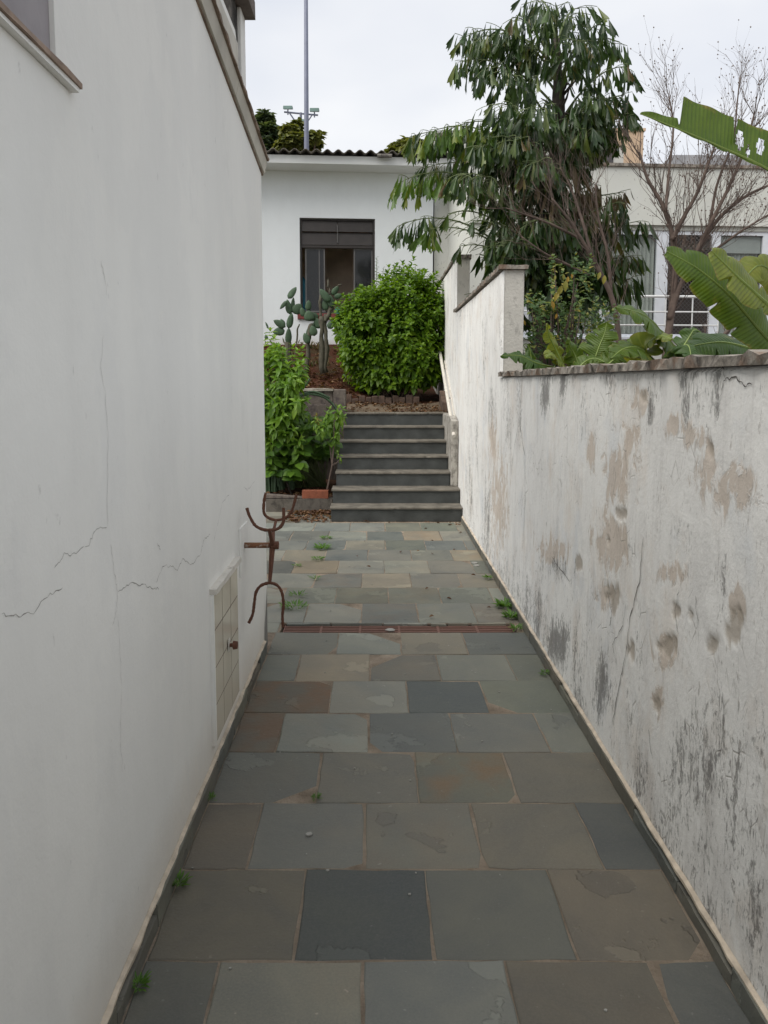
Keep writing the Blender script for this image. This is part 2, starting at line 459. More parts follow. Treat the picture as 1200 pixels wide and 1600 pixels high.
def concrete_mat(name, a=(0.30, 0.285, 0.26), dark=(0.06, 0.055, 0.05), amt=0.8, lo=0.45, brown=None):
    m, nt, b = newmat(name)
    p = pos(nt)
    c = mix(nt, noise(nt, p, 7, 5), tuple(x * 0.8 for x in a), tuple(x * 1.15 for x in a))
    c = mix(nt, ramp(nt, noise(nt, mapped(nt, p, (1, 1, 0.6)), 14, 7, 0.68), [(lo, 0.0), (lo + 0.2, amt)]), c, dark)
    if brown: c = mix(nt, ramp(nt, noise(nt, mapped(nt, p, (1, 1, 1), (2, 7, 3)), 9, 5, 0.6), [(0.5, 0.0), (0.62, 0.7)]), c, brown)
    setb(nt, b, col=c, rough=0.93, spec=0.15)
    bump(nt, b, noise(nt, p, 55, 6, 0.65), 0.8, 0.008)
    return m

M = {}
M['white'] = paint_white('white_wall_paint', warm_foot=True, grime=0.09)
M['house'] = paint_white('house_wall_paint', (0.76, 0.79, 0.80), 0.06, splash=2.15)
M['old'] = old_wall()
M['slate'] = slate_mat()
M['mortar'] = soil_mat('path_mortar', (0.17, 0.135, 0.10), (0.42, 0.35, 0.275))
M['riser'] = plain('dark_slate_riser', (0.058, 0.063, 0.061), 0.55, 0.3, 5, bumpd=0.004)
M['tread'] = plain('slate_tread', (0.135, 0.122, 0.10), 0.7, 0.42, 6, bumpd=0.004)
M['fillet'] = plain('mortar_fillet', (0.50, 0.43, 0.34), 0.9, 0.25, 14, bumpd=0.006)
M['crack'] = plain('crack_brown', (0.20, 0.185, 0.16), 0.95, 0.3, 30)  # grey-brown line colour for cracks
M['crackl'] = plain('crack_hairline', (0.48, 0.47, 0.45), 0.95, 0.2, 30)
M['crackd'] = plain('crack_dark', (0.075, 0.068, 0.06), 0.95, 0.3, 30)
M['crackm'] = plain('crack_mid', (0.33, 0.32, 0.29), 0.95, 0.25, 30)
M['coping'] = concrete_mat('mossy_coping', (0.33, 0.30, 0.26), (0.045, 0.04, 0.036), 0.9, 0.44, (0.20, 0.13, 0.09))
M['conc'] = concrete_mat('grey_concrete', (0.135, 0.122, 0.105), (0.05, 0.045, 0.04), 0.85, 0.46)
M['pillar'] = concrete_mat('pillar_render', (0.56, 0.54, 0.49), (0.14, 0.13, 0.12), 0.7, 0.54)
M['flash'] = plain('roof_flashing_paint', (0.50, 0.475, 0.41), 0.6, 0.12, 6)
M['flashedge'] = plain('flashing_dirty_edge', (0.20, 0.145, 0.105), 0.8, 0.35, 18)
M['tilebrown'] = plain('dark_weathered_board', (0.16, 0.135, 0.12), 0.9, 0.35, 10, bumpd=0.01)
M['darkgap'] = concrete_mat('dark_masonry', (0.14, 0.13, 0.12), (0.02, 0.02, 0.02), 0.9, 0.42)
M['shutter'] = plain('lavender_grey_shutter', (0.27, 0.25, 0.26), 0.6, 0.14, 7)
M['sill'] = plain('dirty_sill_edge', (0.26, 0.19, 0.145), 0.8, 0.35, 16)
M['tile_beige'] = plain('glazed_beige_tile', (0.66, 0.61, 0.50), 0.16, 0.07, 3, bumpd=0.0004, spec=0.5)
M['grout'] = plain('brown_grout', (0.10, 0.075, 0.055), 0.9, 0.2, 20)
M['chip'] = concrete_mat('chipped_white_trim', (0.66, 0.63, 0.57), (0.16, 0.12, 0.09), 0.8, 0.6)
M['plinth'] = concrete_mat('dirty_white_plinth', (0.40, 0.38, 0.34), (0.09, 0.08, 0.07), 0.85, 0.46)
M['rust'] = rust_mat('rusty_iron', (0.085, 0.042, 0.03), (0.17, 0.075, 0.045))
M['rustpaint'] = rust_mat('rusty_painted_pipe', (0.17, 0.08, 0.045), (0.26, 0.12, 0.06), 0.9)
M['grate'] = rust_mat('rusty_grate', (0.13, 0.07, 0.055), (0.21, 0.115, 0.09))
M['black'] = plain('drain_dirt', (0.02, 0.017, 0.014), 0.95, 0.3, 20)
M['rail'] = plain('rail_chalky_white', (0.58, 0.55, 0.49), 0.65, 0.14, 16)
M['soil'] = soil_mat('garden_soil', (0.055, 0.032, 0.022), (0.12, 0.065, 0.04))
M['redsoil'] = soil_mat('red_earth', (0.045, 0.018, 0.011), (0.095, 0.036, 0.02), (0.05, 0.042, 0.022))  # earth colour darkened to hold the shade on the bank
M['landing'] = soil_mat('littered_earth', (0.11, 0.08, 0.055), (0.20, 0.16, 0.115))
M['ground'] = soil_mat('ground_earth', (0.12, 0.10, 0.07), (0.17, 0.15, 0.11), (0.06, 0.09, 0.03))
M['brick'] = plain('terracotta_brick', (0.23, 0.075, 0.04), 0.85, 0.2, 14, bumpd=0.006)
M['oldbrick'] = plain('old_edging_brick', (0.09, 0.06, 0.045), 0.9, 0.4, 12, bumpd=0.008)
M['woodedge'] = plain('bleached_slab_edge', (0.36, 0.33, 0.28), 0.85, 0.25, 12)
M['stonewall'] = concrete_mat('dark_stone', (0.17, 0.145, 0.125), (0.05, 0.04, 0.045), 0.8, 0.47)
M['dark_metal'] = plain('brown_window_metal', (0.034, 0.028, 0.025), 0.5, 0.2, 6)
M['alu'] = plain('grey_window_frame', (0.13, 0.125, 0.12), 0.4, 0.15, 8)
M['interior'] = plain('dim_room', (0.62, 0.50, 0.40), 0.9, 0.2, 3)
M['teal'] = plain('teal_cloth', (0.05, 0.20, 0.27), 0.9, 0.3, 4)
M['teal2'] = plain('teal_plastic', (0.04, 0.30, 0.28), 0.5, 0.2, 8)
M['redsill'] = plain('red_sill_paint', (0.17, 0.035, 0.03), 0.6, 0.25, 9)
M['fascia'] = paint_white('fascia_paint', (0.72, 0.73, 0.72), 0.08)
M['fibro'] = concrete_mat('fibre_cement', (0.20, 0.185, 0.165), (0.05, 0.045, 0.045), 0.9, 0.45)
M['rough'] = paint_white('rough_cast', (0.60, 0.60, 0.55), 0.14, speck=0.75)
M['nwall'] = paint_white('neighbour_wall', (0.64, 0.65, 0.60), 0.10, speck=0.6)
M['nfascia'] = plain('neighbour_beam', (0.44, 0.45, 0.41), 0.8, 0.1, 8)
M['winwhite'] = plain('white_window_frame', (0.66, 0.69, 0.73), 0.4, 0.06, 8)
M['curtain'] = plain('grey_curtain', (0.66, 0.68, 0.62), 0.9, 0.1, 5)
M['blind'] = plain('pale_blind', (0.68, 0.70, 0.66), 0.8, 0.06, 5)
M['net'] = plain('safety_net', (0.17, 0.155, 0.15), 0.7, 0.1, 9)
M['brownroom'] = plain('brown_interior', (0.10, 0.075, 0.062), 0.8, 0.2, 4)
M['railw'] = plain('white_railing', (0.72, 0.73, 0.72), 0.45, 0.06, 9)
M['tan'] = plain('tan_render', (0.52, 0.38, 0.26), 0.9, 0.08, 4)
M['ac'] = plain('ac_casing', (0.50, 0.49, 0.45), 0.5, 0.08, 6)
M['acdark'] = plain('ac_grille', (0.075, 0.07, 0.075), 0.6, 0.2, 30)
M['roofgrey'] = plain('grey_roof_sheet', (0.30, 0.30, 0.31), 0.6, 0.15, 5)
M['pole'] = plain('grey_blue_pole', (0.16, 0.175, 0.24), 0.5, 0.1, 5)
M['flood'] = plain('green_floodlight', (0.10, 0.17, 0.15), 0.5, 0.1, 5)
M['bark'] = plain('brown_bark', (0.13, 0.095, 0.075), 0.9, 0.35, 14, bumpd=0.01)
M['twig'] = plain('bare_twig_bark', (0.115, 0.085, 0.07), 0.9, 0.3, 12, bumpd=0.006)
M['darktrunk'] = plain('dark_fibrous_trunk', (0.05, 0.042, 0.035), 0.95, 0.4, 16, bumpd=0.02)
M['stem'] = plain('green_stem', (0.10, 0.13, 0.05), 0.7, 0.25, 12)
M['cactus'] = plain('cactus_skin', (0.045, 0.082, 0.042), 0.65, 0.3, 16, bumpd=0.004)
M['cactusold'] = plain('old_cactus_skin', (0.085, 0.078, 0.055), 0.8, 0.35, 16, bumpd=0.006)
M['spine'] = plain('cactus_spine', (0.42, 0.37, 0.28), 0.8, 0.2, 20)
# foliage
M['L_bush'] = leaf_mat('bush_leaf', [(0.0, (0.055, 0.120, 0.010)), (0.5, (0.110, 0.215, 0.014)), (1.0, (0.19, 0.31, 0.020))], 0.45, 0.35)
M['L_shrub'] = leaf_mat('shrub_leaf', [(0.0, (0.085, 0.18, 0.018)), (0.6, (0.145, 0.27, 0.025)), (1.0, (0.21, 0.34, 0.04))], 0.45, 0.35)
M['L_under'] = leaf_mat('undergrowth_leaf', [(0.0, (0.045, 0.11, 0.014)), (1.0, (0.11, 0.21, 0.022))], 0.45, 0.3)
M['L_sprig'] = leaf_mat('sprig_leaf', [(0.0, (0.03, 0.075, 0.025)), (1.0, (0.07, 0.15, 0.05))], 0.5, 0.3)
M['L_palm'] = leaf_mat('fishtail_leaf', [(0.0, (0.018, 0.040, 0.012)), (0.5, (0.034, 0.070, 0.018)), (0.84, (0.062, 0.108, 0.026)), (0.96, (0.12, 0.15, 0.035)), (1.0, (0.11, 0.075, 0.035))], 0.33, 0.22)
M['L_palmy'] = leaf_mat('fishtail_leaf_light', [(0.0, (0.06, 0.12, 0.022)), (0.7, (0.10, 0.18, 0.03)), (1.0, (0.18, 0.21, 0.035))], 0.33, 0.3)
M['L_dry'] = leaf_mat('dry_hanging_leaf', [(0.0, (0.06, 0.06, 0.028)), (0.5, (0.11, 0.085, 0.045)), (1.0, (0.15, 0.11, 0.06))], 0.7, 0.2)
M['L_varieg'] = leaf_mat('mottled_shrub_leaf', [(0.0, (0.035, 0.08, 0.025)), (0.7, (0.08, 0.14, 0.04)), (0.92, (0.20, 0.23, 0.06)), (1.0, (0.36, 0.30, 0.07))], 0.4, 0.25)
M['L_orange'] = leaf_mat('orange_dying_leaf', [(0.0, (0.42, 0.13, 0.02)), (1.0, (0.45, 0.30, 0.04))], 0.5, 0.35)
M['L_yel'] = leaf_mat('yellowed_leaf', [(0.0, (0.36, 0.16, 0.02)), (0.4, (0.26, 0.22, 0.035)), (1.0, (0.20, 0.20, 0.04))], 0.5, 0.3)
M['L_big'] = big_leaf_mat('big_split_leaf', (0.055, 0.105, 0.012), (0.092, 0.148, 0.017))
M['L_bigy'] = big_leaf_mat('big_yellowing_leaf', (0.105, 0.155, 0.022), (0.19, 0.22, 0.04), amt=.9)
M['L_bigd'] = big_leaf_mat('big_dark_leaf', (0.035, 0.080, 0.016), (0.060, 0.115, 0.022), amt=.4)
M['L_rib'] = plain('pale_leaf_rib', (0.20, 0.27, 0.07), 0.45, 0.15, 12)
M['L_far'] = leaf_mat('far_tree_leaf', [(0.0, (0.045, 0.075, 0.04)), (1.0, (0.105, 0.14, 0.07))], 0.5, 0.3)
M['L_fary'] = leaf_mat('far_tree_leaf_olive', [(0.0, (0.075, 0.095, 0.03)), (1.0, (0.19, 0.20, 0.06))], 0.5, 0.3)
M['L_weed'] = leaf_mat('weed_leaf', [(0.0, (0.06, 0.15, 0.02)), (1.0, (0.12, 0.24, 0.035))], 0.5, 0.35)
M['L_litter'] = leaf_mat('dead_leaf', [(0.0, (0.06, 0.03, 0.018)), (0.6, (0.125, 0.062, 0.032)), (1.0, (0.22, 0.13, 0.065))], 0.8, 0.15)
M['L_drygrass'] = leaf_mat('dry_grass_blade', [(0.0, (0.05, 0.06, 0.02)), (0.6, (0.11, 0.10, 0.04)), (1.0, (0.17, 0.13, 0.06))], 0.7, 0.25)
M['L_lemon'] = leaf_mat('fresh_fallen_leaf', [(0.0, (0.45, 0.36, 0.04)), (1.0, (0.45, 0.40, 0.08))], 0.6, 0.2)
M['pebble'] = plain('pale_stone_chip', (0.30, 0.295, 0.27), 0.8, 0.15, 20)

# ================================================================== THE SETTING
def rough_bar(mb, y0, y1, xa, xb, z0, z1, n=6, jit=0.004, m=0, seed=None):
    """bar along Y whose corners wander a little; xa, xb may be functions of y"""
    fx = xa if callable(xa) else (lambda y: xa)
    gx = xb if callable(xb) else (lambda y: xb)
    vv, ff = [], []
    for i in range(n + 1):
        y = y0 + (y1 - y0) * i / n
        j = lambda: random.uniform(-jit, jit)
        e = 0.0
        vv += [(fx(y) + j(), y, z0 + e), (gx(y) + j(), y, z0 + e), (gx(y) + j(), y, z1 + j()), (fx(y) + j(), y, z1 + j())]
    for i in range(n):
        for k in range(4):
            ff.append((i * 4 + k, i * 4 + (k + 1) % 4, i * 4 + 4 + (k + 1) % 4, i * 4 + 4 + k))
    ff.append((3, 2, 1, 0)); ff.append(tuple(n * 4 + k for k in range(4)))
    return mb.add(vv, ff, m)

WALL_A, WALL_B = 0.911, 0.00714
def wx(y): return WALL_A + WALL_B * y          # face of the old boundary wall
WP, WN = (WALL_A, 0, 0), (1, -WALL_B, 0)
LX = -0.63                                       # face of the left house
def on_rwall(px, py): return hit(px, py, WP, WN)
def on_lwall(px, py): return hit(px, py, (LX, 0, 0), (1, 0, 0))

g = MB().add([(-400, -400, -0.06), (400, -400, -0.06), (400, 400, -0.06), (-400, 400, -0.06)], [(0, 1, 2, 3)]).obj('ground', M['ground'])
tag(g, 'earth ground stretching away under the houses and gardens', 'ground', kind='structure')

# ---- slate path: mortar bed + single slates
path = MB()
path.box(-2.6, 1.02, -2.4, 4.745, -0.05, -0.0032)
path.box(-2.6, 1.02, 4.93, 9.45, -0.05, -0.0032)
path.box(-2.6, -0.585, 4.745, 4.93, -0.05, -0.0032)
path.box(0.885, 1.02, 4.745, 4.93, -0.05, -0.0032)
path = path.obj('path', M['mortar'])
tag(path, 'walkway of grey slate slabs between the two white walls', 'path', kind='structure')

def slate(x0, x1, y0, y1, rust=0.0, lift=0.0, tone=None):
    w, d = x1 - x0, y1 - y0
    gap = 0.0032
    n = 5
    def side(ax, ay, bx, by):
        out = []
        for i in range(n):
            t = i / n
            j = 0 if i == 0 else random.uniform(-0.003, 0.003)
            nx, ny = (by - ay), -(bx - ax)
            l = math.hypot(nx, ny)
            out.append((ax + (bx - ax) * t + nx / l * j, ay + (by - ay) * t + ny / l * j))
        return out
    a, b_, c, e = (-w / 2 + gap, -d / 2 + gap), (w / 2 - gap, -d / 2 + gap), (w / 2 - gap, d / 2 - gap), (-w / 2 + gap, d / 2 - gap)
    jit = lambda q: (q[0] + random.uniform(-.002, .002), q[1] + random.uniform(-.002, .002))
    a, b_, c, e = map(jit, (a, b_, c, e))
    o = side(*a, *b_) + side(*b_, *c) + side(*c, *e) + side(*e, *a)
    if min(w, d) > .2 and random.random() < .4:           # a chipped corner
        ci = random.choice((0, n, 2 * n, 3 * n)); q = o[ci]; k_ = random.uniform(.005, .014)
        o[ci] = (q[0] - math.copysign(k_, q[0]), q[1] - math.copysign(k_ * random.uniform(.4, 1), q[1]))
    k = len(o)
    tz = [random.uniform(-0.0026, 0.0026) for _ in range(4)]
    def zz(q): return tz[0] * q[0] / w * 2 + tz[1] * q[1] / d * 2 + lift
    ins = [(q[0] * (1 - 0.008 / w), q[1] * (1 - 0.008 / d)) for q in o]
    v = [(q[0], q[1], -0.02) for q in o] + [(q[0], q[1], -0.0025 + zz(q)) for q in o] + [(q[0], q[1], 0.0 + zz(q)) for q in ins]
    f = [(i, (i + 1) % k, k + (i + 1) % k, k + i) for i in range(k)] + [(k + i, k + (i + 1) % k, 2 * k + (i + 1) % k, 2 * k + i) for i in range(k)] + [tuple(range(2 * k, 3 * k))]
    ob = MB().add(v, f).obj('slate', M['slate'], path, loc=((x0 + x1) / 2, (y0 + y1) / 2, random.uniform(-0.001, 0.001)))
    ob['rust'] = rust
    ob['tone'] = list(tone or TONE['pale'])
    return ob
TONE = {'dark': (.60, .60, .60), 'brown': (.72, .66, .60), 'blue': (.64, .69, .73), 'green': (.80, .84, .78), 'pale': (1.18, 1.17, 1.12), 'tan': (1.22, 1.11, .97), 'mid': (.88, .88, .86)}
# slate tones per row; near rows also darkened to imitate camera vignetting
row_tones = {0: ['dark', 'tan', 'mid', 'brown', 'dark'], 1: ['brown', 'dark', 'dark', 'brown'], 2: ['brown', 'mid', 'mid', 'mid', 'dark'], 3: ['mid', 'mid', 'green', 'mid'], 4: ['brown', 'pale', 'blue', 'mid', 'mid'],
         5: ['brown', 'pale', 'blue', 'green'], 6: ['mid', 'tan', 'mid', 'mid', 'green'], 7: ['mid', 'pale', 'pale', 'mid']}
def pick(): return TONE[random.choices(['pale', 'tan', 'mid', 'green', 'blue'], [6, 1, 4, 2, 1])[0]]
ROWP = 0.3966
rusty = {(5, 0): 1.0, (4, 0): 0.75, (3, 2): 0.9, (4, 1): 0.15, (2, 2): 0.15, (6, 2): 0.1}
even = [-0.41, -0.028, 0.352, 0.735]
odd = [-0.219, 0.162, 0.54]
y_near = 4.742 - 7 * ROWP
# row index r: 0 is the row cut by the bottom edge of the photo
for r in range(-9, 8):
    ya = y_near + (r - 1) * ROWP; yb = ya + ROWP
    xs = even if r % 2 == 0 else odd
    if r < -4: continue
    edges = [LX + 0.02] + [x + random.uniform(-.006, .006) for x in xs] + [wx(ya) - 0.014]
    for i in range(len(edges) - 1):
        slate(edges[i], edges[i + 1], ya, yb, rusty.get((r, i), 0.0), tone=TONE[row_tones[r][i]] if r in row_tones else TONE['dark'])
slate_lines = [4.935] + [(1905 / (y - 597) - 0.154) / 0.995 for y in (942.5, 918, 895.8, 875.8, 859.3, 844.4, 829.8, 817.0)] + [9.0, 9.42]
offs = [-0.459, -0.278, -0.469, -0.30, -0.43, -0.27, -0.455, -0.26, -0.45, -0.27]
rust2 = {(1, 0.1): 0.5}
for r in range(len(slate_lines) - 1):
    ya, yb = slate_lines[r], slate_lines[r + 1]
    x = offs[r] - 0.376 * 6
    xs = []
    while x < wx(ya) - 0.06:
        if x > -2.58: xs.append(x + random.uniform(-.008, .008))
        x += 0.376
    if r == 6: xs.append(0.66)
    xs = [-2.6] + xs + [wx(ya) - 0.014]
    xs.sort()
    for i in range(len(xs) - 1):
        if r >= 8 and xs[i] > -0.47: continue
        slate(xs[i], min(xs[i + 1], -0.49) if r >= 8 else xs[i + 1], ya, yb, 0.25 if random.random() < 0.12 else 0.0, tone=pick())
# left strip beside the drain
slate(-2.6, -0.60, 4.745, 4.93)
# stone splinters along the drain lip
for i, (x0, x1, y0, y1) in enumerate([(-0.56, -0.28, 4.905, 4.932), (-0.275, 0.05, 4.912, 4.932), (0.055, 0.34, 4.908, 4.932), (0.36, 0.46, 4.895, 4.925), (0.47, 0.60, 4.905, 4.93), (0.62, 0.84, 4.908, 4.932)]):
    slate(x0, x1, y0, y1, lift=0.004)

# ---- earth terraces
def terrace(name, x0, x1, y0, y1, fn, mat, label, nx=50, ny=60):
    X, Y = np.meshgrid(np.linspace(x0, x1, nx), np.linspace(y0, y1, ny), indexing='ij')
    Z = fn(X, Y)
    Z[0, :] -= 0; 
    ob = link(name, grid_mesh(np.stack([X, Y, Z], -1), name, mat))
    return tag(ob, label, name.split('_')[-1] if '_' in name else name, kind='structure')
def bank_z(X, Y):
    up = np.clip((Y - 11.25) * 0.36, 0, 0.95)
    left = np.clip((0.35 - X) / 0.9, 0.25, 1)
    return 1.115 + np.clip(Y - 10.35, 0, 0.9) * 0.13 + up * left + (fbm(X * 3, Y * 3, 3) - 0.5) * 0.07 * np.clip((Y - 10.4) * 2, 0, 1)
terrace('upper_soil', -2.4, 1.0, 10.36, 14.4, bank_z, M['redsoil'], 'red earth bank rising from the top of the stairs to the house')
def lowbed_z(X, Y): return 0.13 + np.clip(Y - 9.4, 0, 2) * 0.12 + (fbm(X * 4, Y * 4, 5) - 0.5) * 0.08
terrace('lower_soil', -2.5, -0.50, 9.35, 10.75, lowbed_z, M['soil'], 'dark soil bed below the stairs', 30, 24)
def neigh_z(X, Y): return 0.95 + (fbm(X * 2, Y * 2, 9) - 0.5) * 0.1
terrace('neighbour_soil', 1.06, 9.0, -2.0, 12.4, neigh_z, M['soil'], 'dark garden soil behind the old boundary wall', 60, 90)

# ================================================================== STAIRCASE
D1 = on_ground(600, 815).y
RZ, TD = 0.163, 0.28
st = thing('staircase', 'dark slate staircase of seven steps climbing to the upper garden', 'stairs', (0.24, D1, 0))
xl = [-0.478, -0.474, -0.446, -0.446, -0.447, -0.388, -0.372]
xr = [None, None, 0.882, 0.884, 0.886, 0.886, 0.94]
for n in range(7):
    y = D1 + n * TD
    x1 = xr[n] if xr[n] else wx(y) - 0.004
    Rel(st.location).box(xl[n], x1, y, y + TD - 0.002, 0.0, (n + 1) * RZ - 0.024).obj('riser', M['riser'], st, bevel=0.003)
    rr = Rel(st.location)
    k = 40
    vv, ff = [], []
    for i in range(k + 1):
        x = xl[n] - 0.012 + (x1 + (0.004 if xr[n] else 0) - xl[n] + 0.012) * i / k
        jf, jz = random.uniform(-.003, .003) + .012 * (random.random() < .04), random.uniform(-.0012, .0012)
        ya, yb, za, zb = y - 0.022 + jf, y + TD + 0.02, (n + 1) * RZ - 0.022, (n + 1) * RZ + jz
        vv += [(x, ya, za), (x, yb, za), (x, yb, zb), (x, ya + 0.004, zb), (x, ya, zb - 0.005)]
    for i in range(k):
        for q in range(5):
            ff.append((i * 5 + q, i * 5 + (q + 1) % 5, i * 5 + 5 + (q + 1) % 5, i * 5 + 5 + q))
    ff.append((4, 3, 2, 1, 0)); ff.append(tuple(k * 5 + q for q in range(5)))
    rr.add(vv, ff).obj('tread', M['tread'], st)
# white plinth between steps and wall
pl = Rel(st.location)
ya, yb = D1 + 2 * TD - 0.05, D1 + 7 * TD - 0.1
pl.prism([(ya, 2 * RZ), (yb, 2 * RZ), (yb, 1.13), (ya + 0.25, 1.135), (ya, 1.09)], 'x', 0.89, wx(9.4) - 0.006)
pl.obj('plinth', M['plinth'], st, bevel=0.012)
pp = Rel(st.location)
pp.prism([(yb + 0.02, 1.10), (yb + 0.5, 1.10), (yb + 0.5, 1.42), (yb + 0.02, 1.27)], 'x', 0.90, wx(10) - 0.006)
pp.obj('plinth', M['oldbrick'], st, bevel=0.01)

# ================================================================== OLD BOUNDARY WALL (right)
bw = thing('boundary_wall', 'weathered white boundary wall with peeling paint, black algae and stepped top', 'wall', (wx(2), 2, 0))
W0 = Vector(bw.location)
yP = on_rwall(783, 500).y            # near face of the first pillar
yQ = on_rwall(712, 440).y            # near face of the second pillar
H1 = 1.575
H2 = on_rwall(783, 416).z - 0.03
H3 = on_rwall(713, 398).z - 0.03
peels = [(965, 740, 22, 55), (985, 690, 14, 30), (955, 845, 26, 45), (1085, 685, 30, 22), (1108, 735, 22, 48), (1160, 755, 34, 40), (1060, 668, 22, 22), (1003, 628, 14, 26), (1055, 895, 30, 20), (862, 860, 26, 26), (780, 780, 16, 80), (1150, 945, 22, 34), (1040, 1010, 24, 34), (1128, 770, 20, 40), (925, 700, 8, 30), (770, 690, 8, 50), (1030, 1095, 14, 26), (945, 925, 16, 30)]
molds = [(872, 1000, 16, 34, 1.0), (868, 885, 26, 20, .55), (940, 1065, 12, 46, 1.0), (948, 1085, 8, 30, .8), (1110, 1190, 18, 110, .75), (1128, 1150, 12, 70, .7), (1175, 1290, 24, 60, .6), (1045, 1250, 40, 70, .45), (822, 935, 16, 50, .5), (800, 900, 14, 40, .4), (812, 640, 5, 70, .6), (795, 650, 6, 50, .6), (905, 1020, 14, 60, .45), (1000, 1000, 10, 60, .4), (1020, 1330, 40, 50, .4), (1120, 1420, 50, 60, .4), (1015, 640, 6, 30, .7), (1070, 640, 8, 26, .5), (850, 620, 8, 30, .8), (880, 600, 5, 24, .8), (955, 595, 10, 16, .6), (1060, 820, 12, 24, .5), (1065, 600, 5, 40, .5), (770, 640, 6, 40, .5), (745, 700, 5, 60, .45), (757, 560, 4, 60, .35), (1130, 900, 12, 60, .4), (1070, 1210, 26, 120, .62), (1000, 1210, 18, 60, .55), (1150, 1240, 22, 110, .6), (1180, 1420, 24, 90, .6), (1100, 1340, 30, 60, .6), (1025, 1300, 22, 50, .55), (1185, 1180, 14, 120, .55), (985, 1130, 12, 50, .5), (1140, 1060, 14, 50, .45), (840, 960, 12, 40, .55), (785, 890, 10, 40, .5), (905, 1100, 8, 50, .6), (760, 800, 8, 60, .45), (735, 760, 6, 60, .45), (915, 640, 6, 40, .4), (1120, 620, 6, 40, .5), (985, 860, 6, 40, .5)]
pits = [(970, 802, 9, 9), (1055, 954, 8, 16), (1079, 960, 8, 12), (1046, 1010, 12, 16), (1113, 1001, 9, 20), (988, 1019, 9, 18), (1150, 973, 12, 26), (957, 930, 14, 26), (1027, 1099, 7, 14), (1108, 700, 6, 14), (1005, 620, 5, 10), (950, 845, 6, 8), (1030, 1010, 5, 8), (905, 880, 5, 10)]
def wall_section(y0, y1, z0, z1, step):
    ny, nz = int((y1 - y0) / step) + 1, int((z1 - z0) / step) + 1
    Y, Z = np.meshgrid(np.linspace(y0, y1, ny), np.linspace(z0, z1, nz), indexing='ij')
    # picture coordinates of every vertex, only to place the marks seen on the wall
    zc = Y * math.cos(PITCH) - (Z - CAM.z) * math.sin(PITCH)
    uc = Y * math.sin(PITCH) + (Z - CAM.z) * math.cos(PITCH)
    ok = zc > 0.3
    zc = np.where(ok, zc, 0.3)
    PX = CX + F_PX * (WALL_A + WALL_B * Y) / zc
    PY = CY - F_PX * uc / zc
    PX = np.where(ok, PX, 9999)
    wob = (fbm(Y * 7, Z * 7, 21) - 0.5)
    peel = np.zeros_like(Y); mold = np.zeros_like(Y); pit = np.zeros_like(Y)
    for (a, b_, ra, rb) in peels:
        q = ((PX - a) / ra) ** 2 + ((PY - b_) / rb) ** 2
        peel = np.maximum(peel, np.exp(-q * 0.7) * 0.72)
    for (a, b_, ra, rb, s) in molds:
        q = ((PX - a) / ra) ** 2 + ((PY - b_) / rb) ** 2
        mold = np.maximum(mold, np.exp(-q * 0.8) * s * 0.75)
    for (a, b_, ra, rb) in pits:
        q = np.sqrt(((PX - a) / ra) ** 2 + ((PY - b_) / rb) ** 2) + wob * 1.5 + (fbm(Y * 30, Z * 26, 81, 3) - .5) * 1.3
        pit = np.maximum(pit, np.clip((0.95 - q) * 5.0, 0, 1))
    top = np.exp(-(z1 - Z) / 0.07) * (0.25 + 0.55 * fbm(Y * 9, Z * 0.7, 31))
    bot = np.exp(-(Z - 0.07) / 0.13) * (0.15 + 0.45 * fbm(Y * 5, Z, 37))
    drip = np.clip(fbm(Y * 6, Z * 0.25, 41) - 0.56, 0, 1) * 2.2 * np.exp(-(z1 - Z) / 0.5)
    base = 0.10 * np.clip(fbm(Y * 1.2, Z * 0.8, 47) * 2 - 0.6, 0, 1)
    mold = np.clip(mold + top * 0.5 + bot * 0.55 + drip * 0.45 + base * 1.3 + .22 * np.clip((Y - 5.0) / 3, 0, 1) * np.clip(fbm(Y * 4, Z * .8, 57) * 2.4 - .9, 0, 1), 0, 1)
    peel = np.clip(peel + 0.16 * np.clip(fbm(Y * 0.8, Z * 0.6, 51) * 2 - 0.9, 0, 1), 0, 1)
    X = WALL_A + WALL_B * Y + (fbm(Y * 1.7, Z * 1.7, 61) - 0.5) * 0.012 + (fbm(Y * 14, Z * 10, 67, 3) - 0.5) * 0.003 + pit * (0.0055 + wob * 0.006) + np.clip(peel - 0.4, 0, 1) * 0.004
    X[0, :] += 0.02; X[-1, :] += 0.02; X[:, -1] += 0.02
    P = np.stack([X - W0.x, Y - W0.y, Z - W0.z], -1)
    me = grid_mesh(P, 'wall_face', M['old'], flip=False)
    for nm, arr in (('peel', peel), ('mold', mold), ('pit', pit)):
        at_ = me.attributes.new(nm, 'FLOAT', 'POINT'); at_.data.foreach_set('value', arr.reshape(-1).astype(np.float32))
    return link('wall_face', me, bw)
wall_section(-1.6, yP + 0.012, -0.03, H1, 0.0125)
wall_section(yP, yQ + 0.01, -0.03, H2, 0.02)
wall_section(yQ, 13.2, -0.03, H3, 0.025)
TH = 0.17
def body(y0, y1, z1, nm='wall_body'):
    r = Rel(W0)
    r.add([(wx(y0) + .016, y0, -.03), (wx(y0) + TH, y0, -.03), (wx(y1) + TH, y1, -.03), (wx(y1) + .016, y1, -.03), (wx(y0) + .016, y0, z1), (wx(y0) + TH, y0, z1), (wx(y1) + TH, y1, z1), (wx(y1) + .016, y1, z1)],
          [(0, 3, 2, 1), (4, 5, 6, 7), (0, 1, 5, 4), (1, 2, 6, 5), (2, 3, 7, 6), (3, 0, 4, 7)])
    return r.obj(nm, M['pillar'], bw, bevel=0.004)
body(-1.6, yP + 0.02, H1 - 0.002)
body(yP + 0.004, yQ + 0.02, H2 - 0.002)
body(yQ + 0.004, 13.2, H3 - 0.002)
